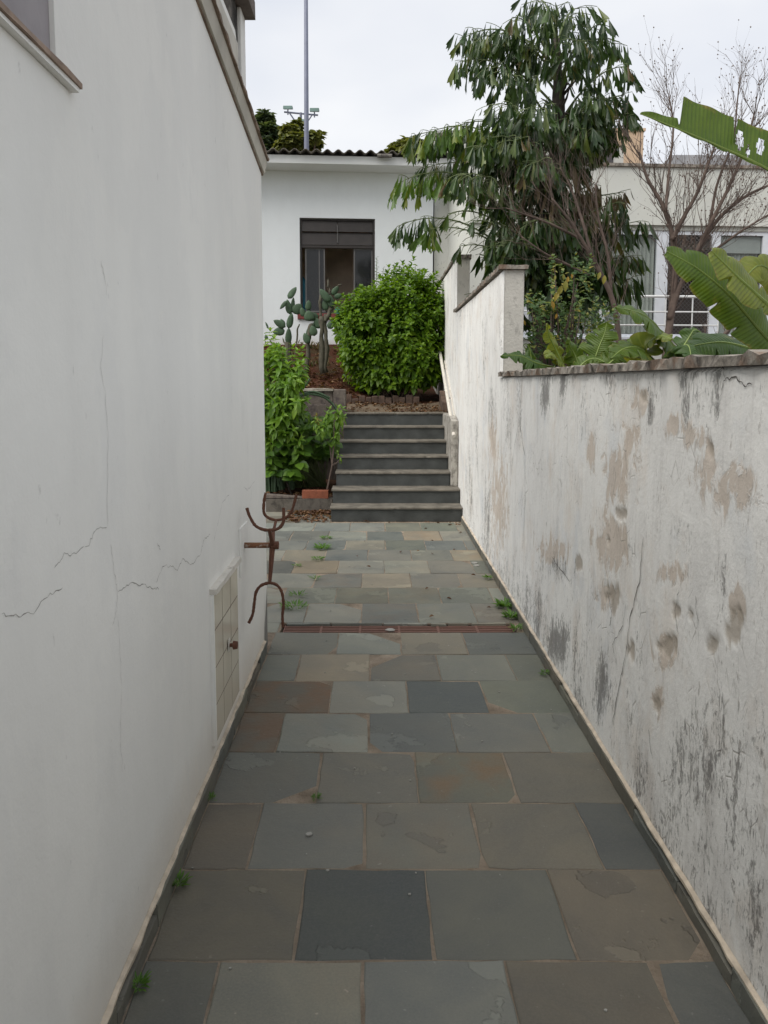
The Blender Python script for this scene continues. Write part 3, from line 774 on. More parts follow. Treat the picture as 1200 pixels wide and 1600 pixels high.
def coping(y0, y1, z, step, over=0.020, th=0.030, front=0.0):
    y = y0
    while y < y1 - 0.05:
        e = min(y + step * random.uniform(0.92, 1.08), y1)
        if y1 - e < 0.2: e = y1
        r = Rel(W0)
        rough_bar(r, y + 0.002, e - 0.002, lambda q: wx(q) - over, lambda q: wx(q) + TH + over, z + random.uniform(-.003, .003), z + th, max(3, int((e - y) / 0.05)), 0.008)
        r.obj('coping', M['coping'], bw)
        y = e
coping(-1.6, yP - 0.001, H1 + 0.001, 0.95)
coping(yP - 0.03, yQ - 0.002, H2 + 0.001, 1.2)
coping(yQ - 0.03, 13.2, H3 + 0.001, 1.2)
def skirting(parent, org, y0, y1, xface, sign, mats, h=0.075, step=0.40, broken=0.25, fillet=True, z_wob=0.004):
    """slate strips standing against a wall; sign -1: wall on the right"""
    y = y0
    while y < y1 - 0.03:
        e = min(y + step * random.uniform(0.85, 1.1), y1)
        hh = h * (random.uniform(0.55, 0.85) if random.random() < broken else random.uniform(0.95, 1.05))
        r = Rel(org)
        rough_bar(r, y + 0.002, e - 0.002, (lambda q: xface(q) + sign * 0.018), (lambda q: xface(q) - sign * 0.004), -0.015, hh, 5, 0.0022)
        r.obj('skirting', mats[0], parent)['tone'] = [.8, .78, .74]
        y = e
    if fillet:
        r = Rel(org)
        n = int((y1 - y0) / 0.06)
        vv, ff = [], []
        for i in range(n + 1):
            q = y0 + (y1 - y0) * i / n
            j = random.uniform(-.003, .003); w = random.uniform(0.010, 0.016)
            vv += [(xface(q) + sign * w, q, h - 0.004), (xface(q) + sign * w, q, h + 0.004 + j), (xface(q) + sign * 0.001, q, h + 0.011 + j), (xface(q) - sign * 0.003, q, h - 0.004)]
        for i in range(n):
            for k in range(4): ff.append((i * 4 + k, i * 4 + (k + 1) % 4, i * 4 + 4 + (k + 1) % 4, i * 4 + 4 + k))
        ff += [(3, 2, 1, 0), tuple(n * 4 + k for k in range(4))]
        r.add(vv, ff).obj('mortar_fillet', mats[1], parent)
skirting(bw, W0, -1.6, D1 - 0.03, wx, -1, (M['slate'], M['fillet']), h=0.058, broken=0.3)

# cracks as narrow dark grooves lying on the plaster
def crack(parent, org, pts, xf, sgn, w0=0.002, mat='crack', n=6, jit=0.006, zdep=None):
    pts = [Vector(p) for p in pts]
    fine = []
    for a, b_ in zip(pts[:-1], pts[1:]):
        for i in range(n):
            t = i / n
            q = a.lerp(b_, t)
            if fine: q += Vector((0, random.uniform(-jit, jit), random.uniform(-jit, jit)))
            fine.append(q)
    fine.append(pts[-1])
    vv, ff = [], []
    for i, q in enumerate(fine):
        t = (fine[min(i + 1, len(fine) - 1)] - fine[max(i - 1, 0)]).normalized()
        nrm = Vector((0, -t.z, t.y))
        w = w0 * random.uniform(0.35, 1.2) * (0.25 if i in (0, len(fine) - 1) else 1)
        x = (xf(q.y) if zdep is None else zdep(q.y, q.z)) + sgn
        vv += [(x, q.y + nrm.y * w, q.z + nrm.z * w), (x, q.y - nrm.y * w, q.z - nrm.z * w)]
    for i in range(len(fine) - 1): ff.append((2 * i, 2 * i + 1, 2 * i + 3, 2 * i + 2))
    r = Rel(org); r.add(vv, ff)
    return r.obj('crack', M[mat], parent)
def c7(p): return on_rwall(680 + p[0] * .4333, 540 + p[1] * .4333)
for line, w in ([[(755, 690), (740, 850), (705, 985), (690, 1120), (662, 1230), (640, 1370)], .0022], [[(315, 110), (305, 270), (325, 400), (325, 560), (315, 740)], .003], [[(305, 270), (285, 380), (275, 470)], .002],
                [[(1030, 190), (1050, 120), (1090, 120), (1115, 142), (1150, 140)], .0016], [[(1050, 120), (1045, 60)], .0012], [[(905, 90), (910, 180)], .002], [[(690, 930), (680, 1010), (640, 1080), (655, 1150)], .0016], [[(620, 880), (640, 960), (630, 1010)], .002], [[(880, 870), (865, 960), (880, 1040)], .0012], [[(205, 300), (215, 420), (200, 520), (210, 640)], .0016], [[(420, 760), (470, 830), (485, 850)], .002], [[(535, 290), (530, 350)], .0022], [[(770, 1380), (785, 1480)], .002], [[(1040, 1250), (1045, 1400)], .0018], [[(340, 860), (350, 960)], .0016], [[(940, 900), (950, 1010)], .0014]):
    crack(bw, W0, [c7(p) for p in line], wx, -0.0030, w, 'crackd', zdep=lambda y, z: wx(y) + float(fbm(np.array(y * 1.7), np.array(z * 1.7), 61) - .5) * .012)

# hand rail on the wall
ra, rb = on_rwall(717.4, 681.5), on_rwall(694, 549.5)
hr = thing('handrail', 'chalky white pipe handrail fixed to the boundary wall above the stairs', 'handrail', (wx(ra.y) - 0.03, ra.y, ra.z))
off = Vector((-0.06, 0, 0))
Rel(hr.location).tube([ra + off, rb + off], 0.021, 10).obj('rail', M['rail'], hr, smooth=False)
rv = (rb - ra)
Rel(hr.location).tube([ra + Vector((-0.012, 0.06, 0.02)), rb + Vector((-0.012, -0.25, -0.14))], 0.012, 6).obj('wall_bar', M['rail'], hr)
for t in (0.06, 0.45, 0.82):
    q = ra + rv * t
    Rel(hr.location).tube([q + off, q + Vector((-0.05, 0, -0.05)), q + Vector((-0.002, 0, -0.06))], 0.007, 6).obj('bracket', M['rust'], hr)

# ================================================================== LEFT WHITE HOUSE
yC = on_lwall(418, 985).y - 0.0        # far corner
lh = thing('white_house', 'tall plain white house wall with hairline cracks filling the left side', 'house', (LX, 2.0, 0))
L0 = Vector(lh.location)
zc1 = on_lwall(409, 262).z; zc0 = on_lwall(312, 0)
slope = (zc0.z - zc1) / (zc0.y - yC)
def roofz(y): return zc1 + slope * (y - yC)
sv = on_lwall(104, 131)               # far end of the sill
yS, zS = sv.y, sv.z
yJ = on_lwall(86, 60).y               # far jamb of the window
wl = Rel(L0)
def zr(y): return roofz(y) - 0.03
# wall body: a slab with a window opening near the camera, then the rest of the house as a solid
wl.prism([(-2.5, -0.04), (yC, -0.04), (yC, zr(yC)), (yJ, zr(yJ)), (yJ, zS), (-2.5, zS)], 'x', LX - 0.22, LX)
wl.prism([(-2.5, zS + 1.0), (yJ - .0001, zS + 1.0), (yJ - .0001, zr(yJ)), (-2.5, zr(-2.5))], 'x', LX - 0.22, LX - 0.0005)
wl.box(LX - 0.22, LX - 0.001, -2.5, -0.3, zS, zS + 1.0)
wl.obj('wall', M['white'], lh)
r = Rel(L0); r.box(-6.5, LX - 0.222, -2.5, yC - 0.002, -0.04, 2.6); r.obj('house_body', M['white'], lh)
# proud plaster field under the window
r = Rel(L0); r.box(LX - 0.01, LX + 0.0025, -2.4, yS, 0.0, zS - 0.012); r.obj('plaster_field', M['white'], lh, bevel=0.0012)
# window: sill, frame, shutter
r = Rel(L0)
rough_bar(r, -0.4, yS + 0.028, LX - 0.15, LX + 0.024, zS - 0.001, zS + 0.009, 24, 0.0018)
r.obj('window_sill', M['sill'], lh)
r = Rel(L0); rough_bar(r, -0.39, yS + 0.02, LX - 0.002, LX + 0.018, zS - 0.011, zS - 0.0015, 14, 0.001); r.obj('sill_bed', M['white'], lh)
win = Rel(L0); win.box(LX - 0.06, LX - 0.010, -0.299, yJ - 0.001, zS + 0.013, zS + 0.999); win = win.obj('window', M['shutter'], lh)
# roof flashing: pieces with joints
ys = [-2.5, 0.4, 1.6, 2.72, on_lwall(363, 126).y, yC + 0.03]
for a, b_ in zip(ys[:-1], ys[1:]):
    r = Rel(L0)
    za, zb = roofz(a), roofz(b_)
    r.add([(LX - .16, a + .002, za - .03), (LX + .016, a + .002, za - .03), (LX + .03, a + .002, za + .035), (LX - .16, a + .002, za + .035),
           (LX - .16, b_ - .002, zb - .03), (LX + .016, b_ - .002, zb - .03), (LX + .03, b_ - .002, zb + .035), (LX - .16, b_ - .002, zb + .035)],
          [(0, 1, 2, 3), (7, 6, 5, 4), (0, 4, 5, 1), (1, 5, 6, 2), (2, 6, 7, 3), (3, 7, 4, 0)])
    r.obj('roof_flashing', M['flash'], lh)
    r = Rel(L0)
    rough_bar(r, a + .002, b_ - .002, LX - 0.15, LX + 0.042, 0, 0.014, 14, 0.003)
    r.v = [(p[0], p[1], p[2] + roofz(p[1]) + 0.037) for p in r.v]
    r.obj('flashing_edge', M['flashedge'], lh)
    r = Rel(L0)
    rough_bar(r, a + .002, b_ - .002, LX - 0.05, LX + 0.006, 0, 0.008, 14, 0.003)
    r.v = [(p[0], p[1], p[2] + roofz(p[1]) - 0.040) for p in r.v]
    r.obj('flashing_edge', M['flashedge'], lh)
# set-back upper wall and end pier with a dark broken gap between
yT = yC - 0.10
def on_up(px, py, X=-0.78): return hit(px, py, (X, 0, 0), (1, 0, 0))
ed = on_up(384, 100)
yE = ed.y
zE = on_up(383, 30).z
r = Rel(L0); r.box(-3.2, -0.78, yE - 0.16, yE, 2.55, zE); r.obj('upper_pier', M['white'], lh, bevel=0.006)
r = Rel(L0); r.prism([(yE - 0.5, zE + 0.002), (yE + 0.02, zE + 0.002), (yE + 0.01, zE + 0.10), (yE - 0.5, zE + 0.14)], 'x', -3.2, -0.72); r.obj('upper_cap', M['tilebrown'], lh)
r = Rel(L0); r.box(-3.2, -0.80, yE - 0.36, yE - 0.162, 2.55, zE); r.obj('broken_gap', M['darkgap'], lh)  # solid dark-coloured block where the cavity is
yB = yE - 0.34
r = Rel(L0); r.prism([(-2.5, 2.55), (yB + .1, 2.55), (yB + 0.12, 2.95), (yB + .06, 3.2), (yB, 3.42), (yB - 0.06, 3.48), (-2.5, 3.5)], 'x', -3.2, -0.774); r.obj('upper_wall', M['white'], lh)
r = Rel(L0); r.box(-0.773, -0.755, -2.5, yB - 0.08, 3.28, 3.40); r.obj('upper_board', M['flash'], lh, bevel=0.003)
# skirting
skirting(lh, L0, -2.4, yC - 0.16, lambda q: LX, 1, (M['slate'], M['fillet']), h=0.062, broken=0.15)
# soot on the corner foot (real stain: mould run)
def c2(p): return on_lwall(p[0] * .375, 400 + p[1] * .375)
for line, w, mt in (([(0, 1490), (60, 1500), (130, 1485), (200, 1410), (255, 1380)], .0014, 'crack'), ([(220, 1300), (260, 1245), (300, 1245), (370, 1200), (395, 1140), (445, 1130)], .0012, 'crack'),
                    ([(420, 20), (435, 90), (445, 165)], .0011, 'crack'), ([(430, 330), (418, 460), (435, 560), (450, 740), (447, 960), (447, 1130)], .0009, 'crackl'), ([(460, 1200), (475, 1320), (490, 1400), (485, 1480), (465, 1540)], .0012, 'crackl'),
                    ([(490, 1400), (540, 1365), (600, 1370), (640, 1388), (662, 1385)], .0018, 'crack'), ([(650, 1360), (680, 1290), (720, 1295), (738, 1310), (760, 1265), (800, 1285), (835, 1240), (850, 1180), (875, 1160)], .0016, 'crack'),
                    ([(890, 1190), (915, 1080), (925, 1025), (955, 995)], .0016, 'crackl'), ([(490, 1500), (500, 1650), (505, 1800), (500, 2000), (510, 2150)], .0009, 'crackl'), ([(655, 1195), (668, 1222)], .003, 'crackl'),
                    ([(1015, 960), (1030, 975), (1062, 940)], .002, 'crackl'), ([(1050, 960), (1045, 1020)], .002, 'crackl'), ([(965, 540), (963, 615)], .0018, 'crackl'), ([(1030, 770), (1030, 825)], .002, 'crackl')):
    crack(lh, L0, [c2(p) for p in line], lambda q: (LX + 0.0025 if q < yS else LX), 0.0006, w * .7, 'crackm' if mt == 'crack' else mt, n=7, jit=0.004)

# ================================================================== TILED METER CABINET
q0, q1 = on_lwall(328, 925), on_lwall(367, 885)
y0, y1, zb, zt = q0.y, q1.y, 0.125, 0.725
mc = thing('meter_cabinet', 'beige tiled cabinet door with rusty knob low in the white wall', 'cabinet door', (LX, (y0 + y1) / 2, zb))
C0 = Vector(mc.location)
r = Rel(C0); r.box(LX - 0.03, LX + 0.010, y0, y1, zb, zt); r.obj('door_panel', M['grout'], mc)
nc, nr = 3, 4
tw, thh = (y1 - y0) / nc, (zt - zb) / nr
tm = MB().box(0, 0.0012, -tw / 2 + .0045, tw / 2 - .0045, -thh / 2 + .003, thh / 2 - .003)
first = None
for i in range(nc):
    for j in range(nr):
        loc = (0.0102, y0 + (i + .5) * tw - C0.y, zb + (j + .5) * thh - C0.z)
        if first is None: first = tm.obj('tile', M['tile_beige'], mc, loc=loc, bevel=0.0004)
        else: link('tile', first.data, mc, loc)
r = Rel(C0); rough_bar(r, y0 - 0.012, y1 + 0.012, LX - 0.002, LX + 0.028, zt + 0.001, zt + 0.024, 12, 0.002); r.obj('top_trim', M['chip'], mc)
r = Rel(C0); rough_bar(r, y0 - 0.014, y0 - 0.001, LX - 0.002, LX + 0.016, zb, zt, 2, 0.0015); r.obj('side_trim', M['white'], mc)
kq = on_lwall(352, 1008)
r = Rel(C0); r.tube([(LX + .012, kq.y, kq.z), (LX + .03, kq.y, kq.z), (LX + .034, kq.y, kq.z), (LX + .052, kq.y, kq.z)], [.008, .008, .019, .016], 10); kn = r.obj('knob', M['rust'], mc)
r = Rel(C0); r.box(LX + .0155, LX + .019, kq.y - .018, kq.y + .012, kq.z - .022, kq.z + .028); r.obj('latch_plate', M['chip'], mc)
crack(mc, C0, [on_lwall(*p) for p in ((334, 1170), (348, 1130), (366, 1095))], lambda q: LX, 0.0008, 0.005, 'crack', n=5, jit=0.003)

# ================================================================== RUSTY HOSE HOLDER
pw = on_lwall(380, 852)
hh = thing('hose_holder', 'rusty iron holder with curved hooks sticking out of the white wall', 'wall bracket', (LX, pw.y, pw.z))
K0 = Vector(hh.location)
YB = pw.y
def hk(px, py, dy=0.0): return at(px, py, YB + dy)
a_, b__ = on_lwall(374, 850), on_lwall(385, 850)
r = Rel(K0); r.box(LX, LX + .006, a_.y - .01, b__.y + .02, pw.z - .13, pw.z + .10); r.obj('wall_plate', M['white'], hh, bevel=.002)
e1 = hk(433, 852)
r = Rel(K0); r.tube([(LX + .006, YB, e1.z), (e1.x - .03, YB, e1.z)], .0135, 12); r.obj('pipe', M['rustpaint'], hh, smooth=True)
r = Rel(K0); r.tube([(e1.x - .034, YB, e1.z), (e1.x + .008, YB, e1.z)], .0195, 12); r.obj('collar', M['rust'], hh, bevel=.003)
def smooth_path(P, n=7):
    P = [Vector(p) for p in P]
    out = []
    for i in range(len(P) - 1):
        p0, p1, p2, p3 = P[max(i - 1, 0)], P[i], P[i + 1], P[min(i + 2, len(P) - 1)]
        for k in range(n):
            t = k / n
            out.append(0.5 * ((2 * p1) + (p2 - p0) * t + (2 * p0 - 5 * p1 + 4 * p2 - p3) * t * t + (3 * p1 - p0 - 3 * p2 + p3) * t ** 3))
    return out + [P[-1]]
def c3(p, dy=0.0): return hk(320 + p[0] * .2626, 760 + p[1] * .2626, dy)
def hook(pts, dy, rad=.0085):
    P = smooth_path([c3(p, dy) for p in pts])
    r = Rel(K0); r.tube(P, [rad * .86 * random.uniform(.84, 1.16) for _ in P], 8)
    return r.obj('hook', M['rust'], hh, smooth=True)
hook([(250, 128), (268, 180), (300, 232), (345, 256), (390, 260), (438, 250), (466, 215), (470, 170), (468, 128)], -0.10, .0090)
hook([(362, 38), (352, 95), (352, 155), (375, 185), (425, 200), (480, 188), (515, 150), (532, 100), (545, 50)], 0.16, .0080)
hook([(262, 812), (285, 760), (295, 690), (305, 630), (335, 590), (385, 575), (430, 588), (458, 630), (468, 700), (462, 770), (466, 838)], -0.05, .0085)
r = Rel(K0); r.tube([c3((402, 352)), c3((396, 310), -.05), c3((384, 262), -.10)], [.013, .010, .008], 8); r.obj('stem', M['rust'], hh)
r = Rel(K0); r.tube([c3((404, 340)), c3((408, 270), .08), c3((424, 202), .16)], [.010, .008, .007], 8); r.obj('stem', M['rust'], hh)
r = Rel(K0); r.tube([c3((402, 360)), c3((394, 470), -.03), c3((386, 575), -.05)], [.014, .011, .008], 8); r.obj('stem', M['rust'], hh)

# ================================================================== DRAIN GRATE
dg = thing('drain_grate', 'rusty slotted drain grate set across the slate path', 'drain grate', (0.15, 4.83, -0.01))
G0 = Vector(dg.location)
r = Rel(G0); r.box(-0.585, 0.885, 4.748, 4.925, -0.16, -0.15); r.box(-0.585, 0.885, 4.745, 4.75, -0.16, -0.012); r.box(-0.585, 0.885, 4.924, 4.929, -0.16, -0.012); r.obj('channel', M['black'], dg)
xs = [-0.57, -0.335, -0.09, 0.155, 0.40, 0.645, 0.87]
for a, b_ in zip(xs[:-1], xs[1:]):
    r = Rel(G0)
    zt_ = -0.010 + random.uniform(-.004, .001)
    for k in range(5):
        yy = 4.766 + k * 0.034
        r.box(a + .005, b_ - .005, yy - .0085, yy + .0085, zt_ - .012, zt_)
    r.box(a, a + .007, 4.752, 4.92, zt_ - .016, zt_ + .002); r.box(b_ - .007, b_, 4.752, 4.92, zt_ - .016, zt_ + .002)
    r.obj('grate_panel', M['grate'], dg)

# ================================================================== FAR HOUSE
HR = R(4.5)
HO = Vector((-0.64, 14.0, 0.0))
hn = Vector((-math.sin(HR), math.cos(HR), 0)); hx = Vector((math.cos(HR), math.sin(HR), 0))
def hl(px, py, dy=0.0):
    q = hit(px, py, HO + hn * dy, hn) - HO
    return q.dot(hx), q.z
fh = thing('garden_house', 'low white house behind the garden with corrugated roof and dark window', 'house', HO, HR)
wx0, wz1 = hl(468, 340); wx1, _ = hl(586, 343); _, wz0 = hl(520, 490)
xR, _ = hl(677, 300); zTop = hl(540, 262)[1]
xLft = -6.0
def hb(name, mat, x0, x1, y0_, y1_, z0, z1, parent=None, bevel=0):
    return MB().box(x0, x1, y0_, y1_, z0, z1).obj(name, M[mat], parent or fh, bevel=bevel)
zB = 0.6
w = MB()
w.box(xLft, wx0, 0, 0.18, zB, zTop); w.box(wx1, xR, 0, 0.18, zB, zTop)
w.box(wx0, wx1, 0.0, 0.18, wz1, zTop); w.box(wx0, wx1, 0.0, 0.18, zB, wz0)
w.obj('wall', M['house'], fh)
hb('side_wall', 'house', xR - 0.18, xR - 0.001, 0.181, 4.0, zB, zTop)
ro = MB(); X0, X1, Y1_ = wx0 - 0.5, wx1 + 0.25, 1.3
ro.box(X0, X1, Y1_, Y1_ + .1, wz0 - 1.0, zTop - .05); ro.box(X0 - .1, X0, .19, Y1_, wz0 - 1.0, zTop - .05); ro.box(X1, X1 + .1, .19, Y1_, wz0 - 1.0, zTop - .05)
ro.box(X0, X1, .19, Y1_, wz0 - 1.05, wz0 - 1.0); ro.box(X0, X1, .19, Y1_, zTop - .05, zTop - .02)
ro.obj('room', M['interior'], fh)
# window: frame, tilting metal panels above, sliding panes below
wn_ = MB(); t_ = 0.035
zTr = hl(527, 384)[1]
wn_.box(wx0, wx0 + t_, .05, .12, wz0, wz1); wn_.box(wx1 - t_, wx1, .05, .12, wz0, wz1)
wn_.box(wx0 + t_, wx1 - t_, .05, .12, wz1 - .03, wz1); wn_.box(wx0 + t_, wx1 - t_, .045, .12, zTr - .03, zTr + .015); wn_.box(wx0 + t_, wx1 - t_, .05, .12, wz0, wz0 + .03)
win = wn_.obj('window', M['dark_metal'], fh)
xm = (wx0 + wx1) / 2
zM = hl(527, 362)[1]
for (xa, xb) in ((wx0 + t_ + .004, xm - .004), (xm + .004, wx1 - t_ - .004)):
    for (za, zb_) in ((zM + .006, wz1 - .032), (zTr + .018, zM - .006)):
        MB().add([(xa, .035, za), (xb, .035, za), (xb, .075, zb_), (xa, .075, zb_), (xa, .045, za), (xb, .045, za), (xb, .085, zb_), (xa, .085, zb_)],
                 [(0, 1, 2, 3), (7, 6, 5, 4), (0, 4, 5, 1), (1, 5, 6, 2), (2, 6, 7, 3), (3, 7, 4, 0)]).obj('tilting_panel', M['dark_metal'], win)
MB().box(xm - .006, xm + .006, .02, .034, zTr + .05, zM + .12).obj('latch_rod', M['alu'], win)
def glass():
    m, nt, b = newmat('dark_window_glass')
    setb(nt, b, col=(0.03, 0.032, 0.035), rough=0.06, spec=0.6)
    tr = nd(nt, 'ShaderNodeBsdfTransparent', {'Color': (0.55, 0.57, 0.58, 1)})
    ms = nd(nt, 'ShaderNodeMixShader', {0: 0.55})
    nt.links.new(tr.outputs[0], ms.inputs[1]); nt.links.new(b.outputs[0], ms.inputs[2])
    nt.links.new(ms.outputs[0], nt.nodes['Material Output'].inputs['Surface'])
    return m
M['glass'] = glass()
def sash(xa, xb, yy, mids=()):
    z0, z1 = wz0 + .032, zTr - .032
    f = MB(); s = .022
    f.box(xa, xa + s, yy, yy + .02, z0, z1); f.box(xb - s, xb, yy, yy + .02, z0, z1); f.box(xa + s, xb - s, yy, yy + .02, z0, z0 + s); f.box(xa + s, xb - s, yy, yy + .02, z1 - s, z1)
    for q in mids: f.box(q - .008, q + .008, yy, yy + .02, z0 + s, z1 - s)
    f.obj('sash', M['alu'], win)
    MB().box(xa + s + .001, xb - s - .001, yy + .008, yy + .012, z0 + s + .001, z1 - s - .001).obj('pane', M['glass'], win)
sash(hl(477, 430)[0], hl(508, 430)[0], .09, (hl(499, 430)[0],))
sash(hl(553, 430)[0], wx1 - t_ - .002, .09)
hb('window_sill', 'redsill', wx0 - .05, wx1 + .05, -.05, .179, wz0 - .10, wz0 - .002, bevel=.008)
# teal curtain bunched at the left of the window, a teal box on the sill
cv, cf = [], []
xa = wx0 + .04
for i in range(9):
    for k in range(7):
        t = k / 6
        z = wz0 + .04 + .62 * t
        wdt = .28 * (1 - t) ** 0.7
        cv.append((xa + wdt * i / 8, .16 + .02 * math.sin(i * 2.2), z))
for i in range(8):
    for k in range(6): cf.append((i * 7 + k, i * 7 + 7 + k, i * 7 + 8 + k, i * 7 + k + 1))
MB().add(cv, cf).obj('curtain', M['teal'], fh, smooth=True)
bx = MB(); xa, za = hl(527, 483)
bx = MB().prism([(xa - .05, wz0), (xa + .05, wz0), (xa + .06, wz0 + .06), (xa, wz0 + .11), (xa - .04, wz0 + .07)], 'y', -.045, .04).obj('watering_jug', M['teal2'])
bx.location = HO; bx.rotation_euler = (0, 0, HR)
tag(bx, 'small teal plastic object on the red window sill', 'container')
# fascia, soffit
EO = -0.55                              # eave line in front of the wall
zf1 = hl(500, 243, EO)[1]; zf0 = hl(520, 256, EO)[1]
xF = hl(625, 260, EO)[0]
xF2 = xR + 0.35
hb('fascia', 'fascia', xLft, xF2, EO, EO + .06, zf0, zf1)
hb('soffit', 'fascia', xLft, xF2, EO + .061, -.001, zf0 + .012, zf0 + .05)
hb('ceiling_beam', 'fascia', xLft, xF2, EO + .061, .3, zf0 + .052, zf1 - .02)
# corrugated sheets
pitch_w = 0.177
def sheet(x0, nw, zoff, yoff):
    nx = nw * 10 + 1
    P = np.zeros((nx, 12, 3))
    for i in range(nx):
        x = x0 + i * pitch_w / 10
        for j in range(12):
            y = EO - 0.10 + yoff + j * 0.4
            P[i, j] = (x, y, zf1 + 0.035 + zoff + 0.027 * math.cos(2 * math.pi * (x / pitch_w)) + (j * 0.4) * 0.11)
    me = grid_mesh(P, 'roof_sheet', M['fibro'])
    o = link('roof_sheet', me, fh)
    md = o.modifiers.new('thick', 'SOLIDIFY'); md.thickness = 0.010; md.offset = 1
    return o
x = xLft
k = 0
while x < xF2 - 0.3:
    sheet(x, 5, 0.006 * (k % 2), random.uniform(-.03, .03)); x += pitch_w * 5; k += 1
r = MB(); xk = hl(600, 242, EO)[0]
r.tube([(xk - .12, EO - .10, zf1 - .01), (xk + .12, EO - .10, zf1 - .01)], .035, 8); r.obj('roof_clump', M['fibro'], fh)

# rough-cast wall beyond the house corner
rw = thing('rough_cast_wall', 'speckled rough cast wall between the white house and the tree', 'wall', (1.6, 14.3, 0))
p0 = at(679, 300, 14.25); zt2 = at(700, 214, 14.25).z
RW0 = Vector(rw.location)
Rel(RW0).box(p0.x, 3.6, 14.25, 14.55, 0, zt2).obj('wall_body', M['rough'], rw)
Rel(RW0).box(p0.x - .04, 3.65, 14.21, 14.59, zt2 + .001, zt2 + .07).obj('coping', M['coping'], rw)

# ================================================================== NEIGHBOUR'S HOUSE (right)
NR = R(4.0)
NO = at(1060, 400, 12.4); NO.z = 0
nn = Vector((-math.sin(NR), math.cos(NR), 0)); nx_ = Vector((math.cos(NR), math.sin(NR), 0))
def nl(px, py, dy=0.0):
    q = hit(px, py, NO + nn * dy, nn) - NO
    return q.dot(nx_), q.z
nh = thing('neighbour_house', 'pale neighbouring house with white framed windows and rough parapet', 'house', NO, NR)
def nb(name, mat, x0, x1, y0_, y1_, z0, z1, parent=None, bevel=0):
    return MB().box(x0, x1, y0_, y1_, z0, z1).obj(name, M[mat], parent or nh, bevel=bevel)
ztop = nl(1060, 262)[1]; zbt = nl(1060, 352)[1]; zsill = nl(1060, 527)[1]
xa0, xb0 = nl(735, 300)[0], nl(1200, 300)[0] + 4
nb('parapet', 'nwall', xa0, xb0, 0, .25, zbt, ztop)
nb('parapet_coping', 'coping', xa0 - .03, xb0, -.035, .30, ztop + .001, ztop + .045)
nb('lintel', 'nfascia', xa0 + .01, xb0, .04, .25, zbt - .07, zbt - .001)
nb('lower_wall', 'nwall', xa0, xb0, 0, .25, 0.5, zsill - .04)
nb('window_sill', 'winwhite', xa0, xb0, -.05, .26, zsill - .039, zsill, bevel=.005)
nb('side_wall', 'nwall', xa0, xa0 + .2, .251, 6, 0.5, ztop - .002)
nb('roof_slab', 'roofgrey', xa0 + .2, xb0, .251, 6, zbt + .1, zbt + .25)
xw = nl(815, 450)[0]
nb('wall_pier', 'nwall', xa0, xw, 0, .25, zsill, zbt - .071)
room = MB(); room.box(xw, xb0, 2.2, 2.3, 0.9, zbt); room.box(xw, xb0, .26, 2.2, zsill - .2, zsill - .15); room.obj('room', M['brownroom'], nh)
zu = zbt - .071
posts = [(816, 828), (884, 892), (936, 948), (1027, 1045), (1113, 1126), (1192, 1206), (1290, 1302), (1380, 1395)]
fr = MB()
nwin = nb('window_frame', 'winwhite', xw, xb0, .06, .12, zsill, zsill + .05)
nb('window_head', 'winwhite', xw, xb0, .06, .12, zu - .06, zu)
px_ = []
for a, b_ in posts:
    xa, xb = nl(a, 450)[0], nl(b_, 450)[0]
    px_.append((xa, xb))
    nb('window_post', 'winwhite', xa, xb, .055, .125, zsill + .051, zu - .061, bevel=.004)
M['nglass'] = M['glass']
M['pglass'] = None
def clearglass():
    m, nt, b = newmat('pale_window_glass')
    setb(nt, b, col=(0.1, 0.1, 0.1), rough=0.05, spec=0.6)
    tr = nd(nt, 'ShaderNodeBsdfTransparent', {'Color': (0.9, 0.92, 0.92, 1)})
    ms = nd(nt, 'ShaderNodeMixShader', {0: 0.16})
    nt.links.new(tr.outputs[0], ms.inputs[1]); nt.links.new(b.outputs[0], ms.inputs[2])
    nt.links.new(ms.outputs[0], nt.nodes['Material Output'].inputs['Surface'])
    return m
M['pglass'] = clearglass()
for i, ((_, xa), (xb, _)) in enumerate(zip(px_[:-1], px_[1:])):
    if i == 3: continue                                    # the dark opening with the net
    MB().box(xa + .001, xb - .001, .085, .09, zsill + .052, zu - .062).obj('pane', M['pglass'], nh)
    # pleated curtain
    n = max(12, int((xb - xa) / .035))
    cv, cf = [], []
    for k in range(n + 1):
        x = xa + .01 + (xb - xa - .02) * k / n
        y = .16 + (.022 if k % 2 else -.022) + random.uniform(-.008, .008)
        cv += [(x, y, zsill + .06), (x, y, zu - .07 - (.16 if i >= 4 else 0))]
    for k in range(n): cf.append((2 * k, 2 * k + 2, 2 * k + 3, 2 * k + 1))
    MB().add(cv, cf).obj('curtain', M['curtain'], nh)
    if i >= 4: nb('blind', 'blind', xa + .01, xb - .01, .11, .13, zu - .32, zu - .065)
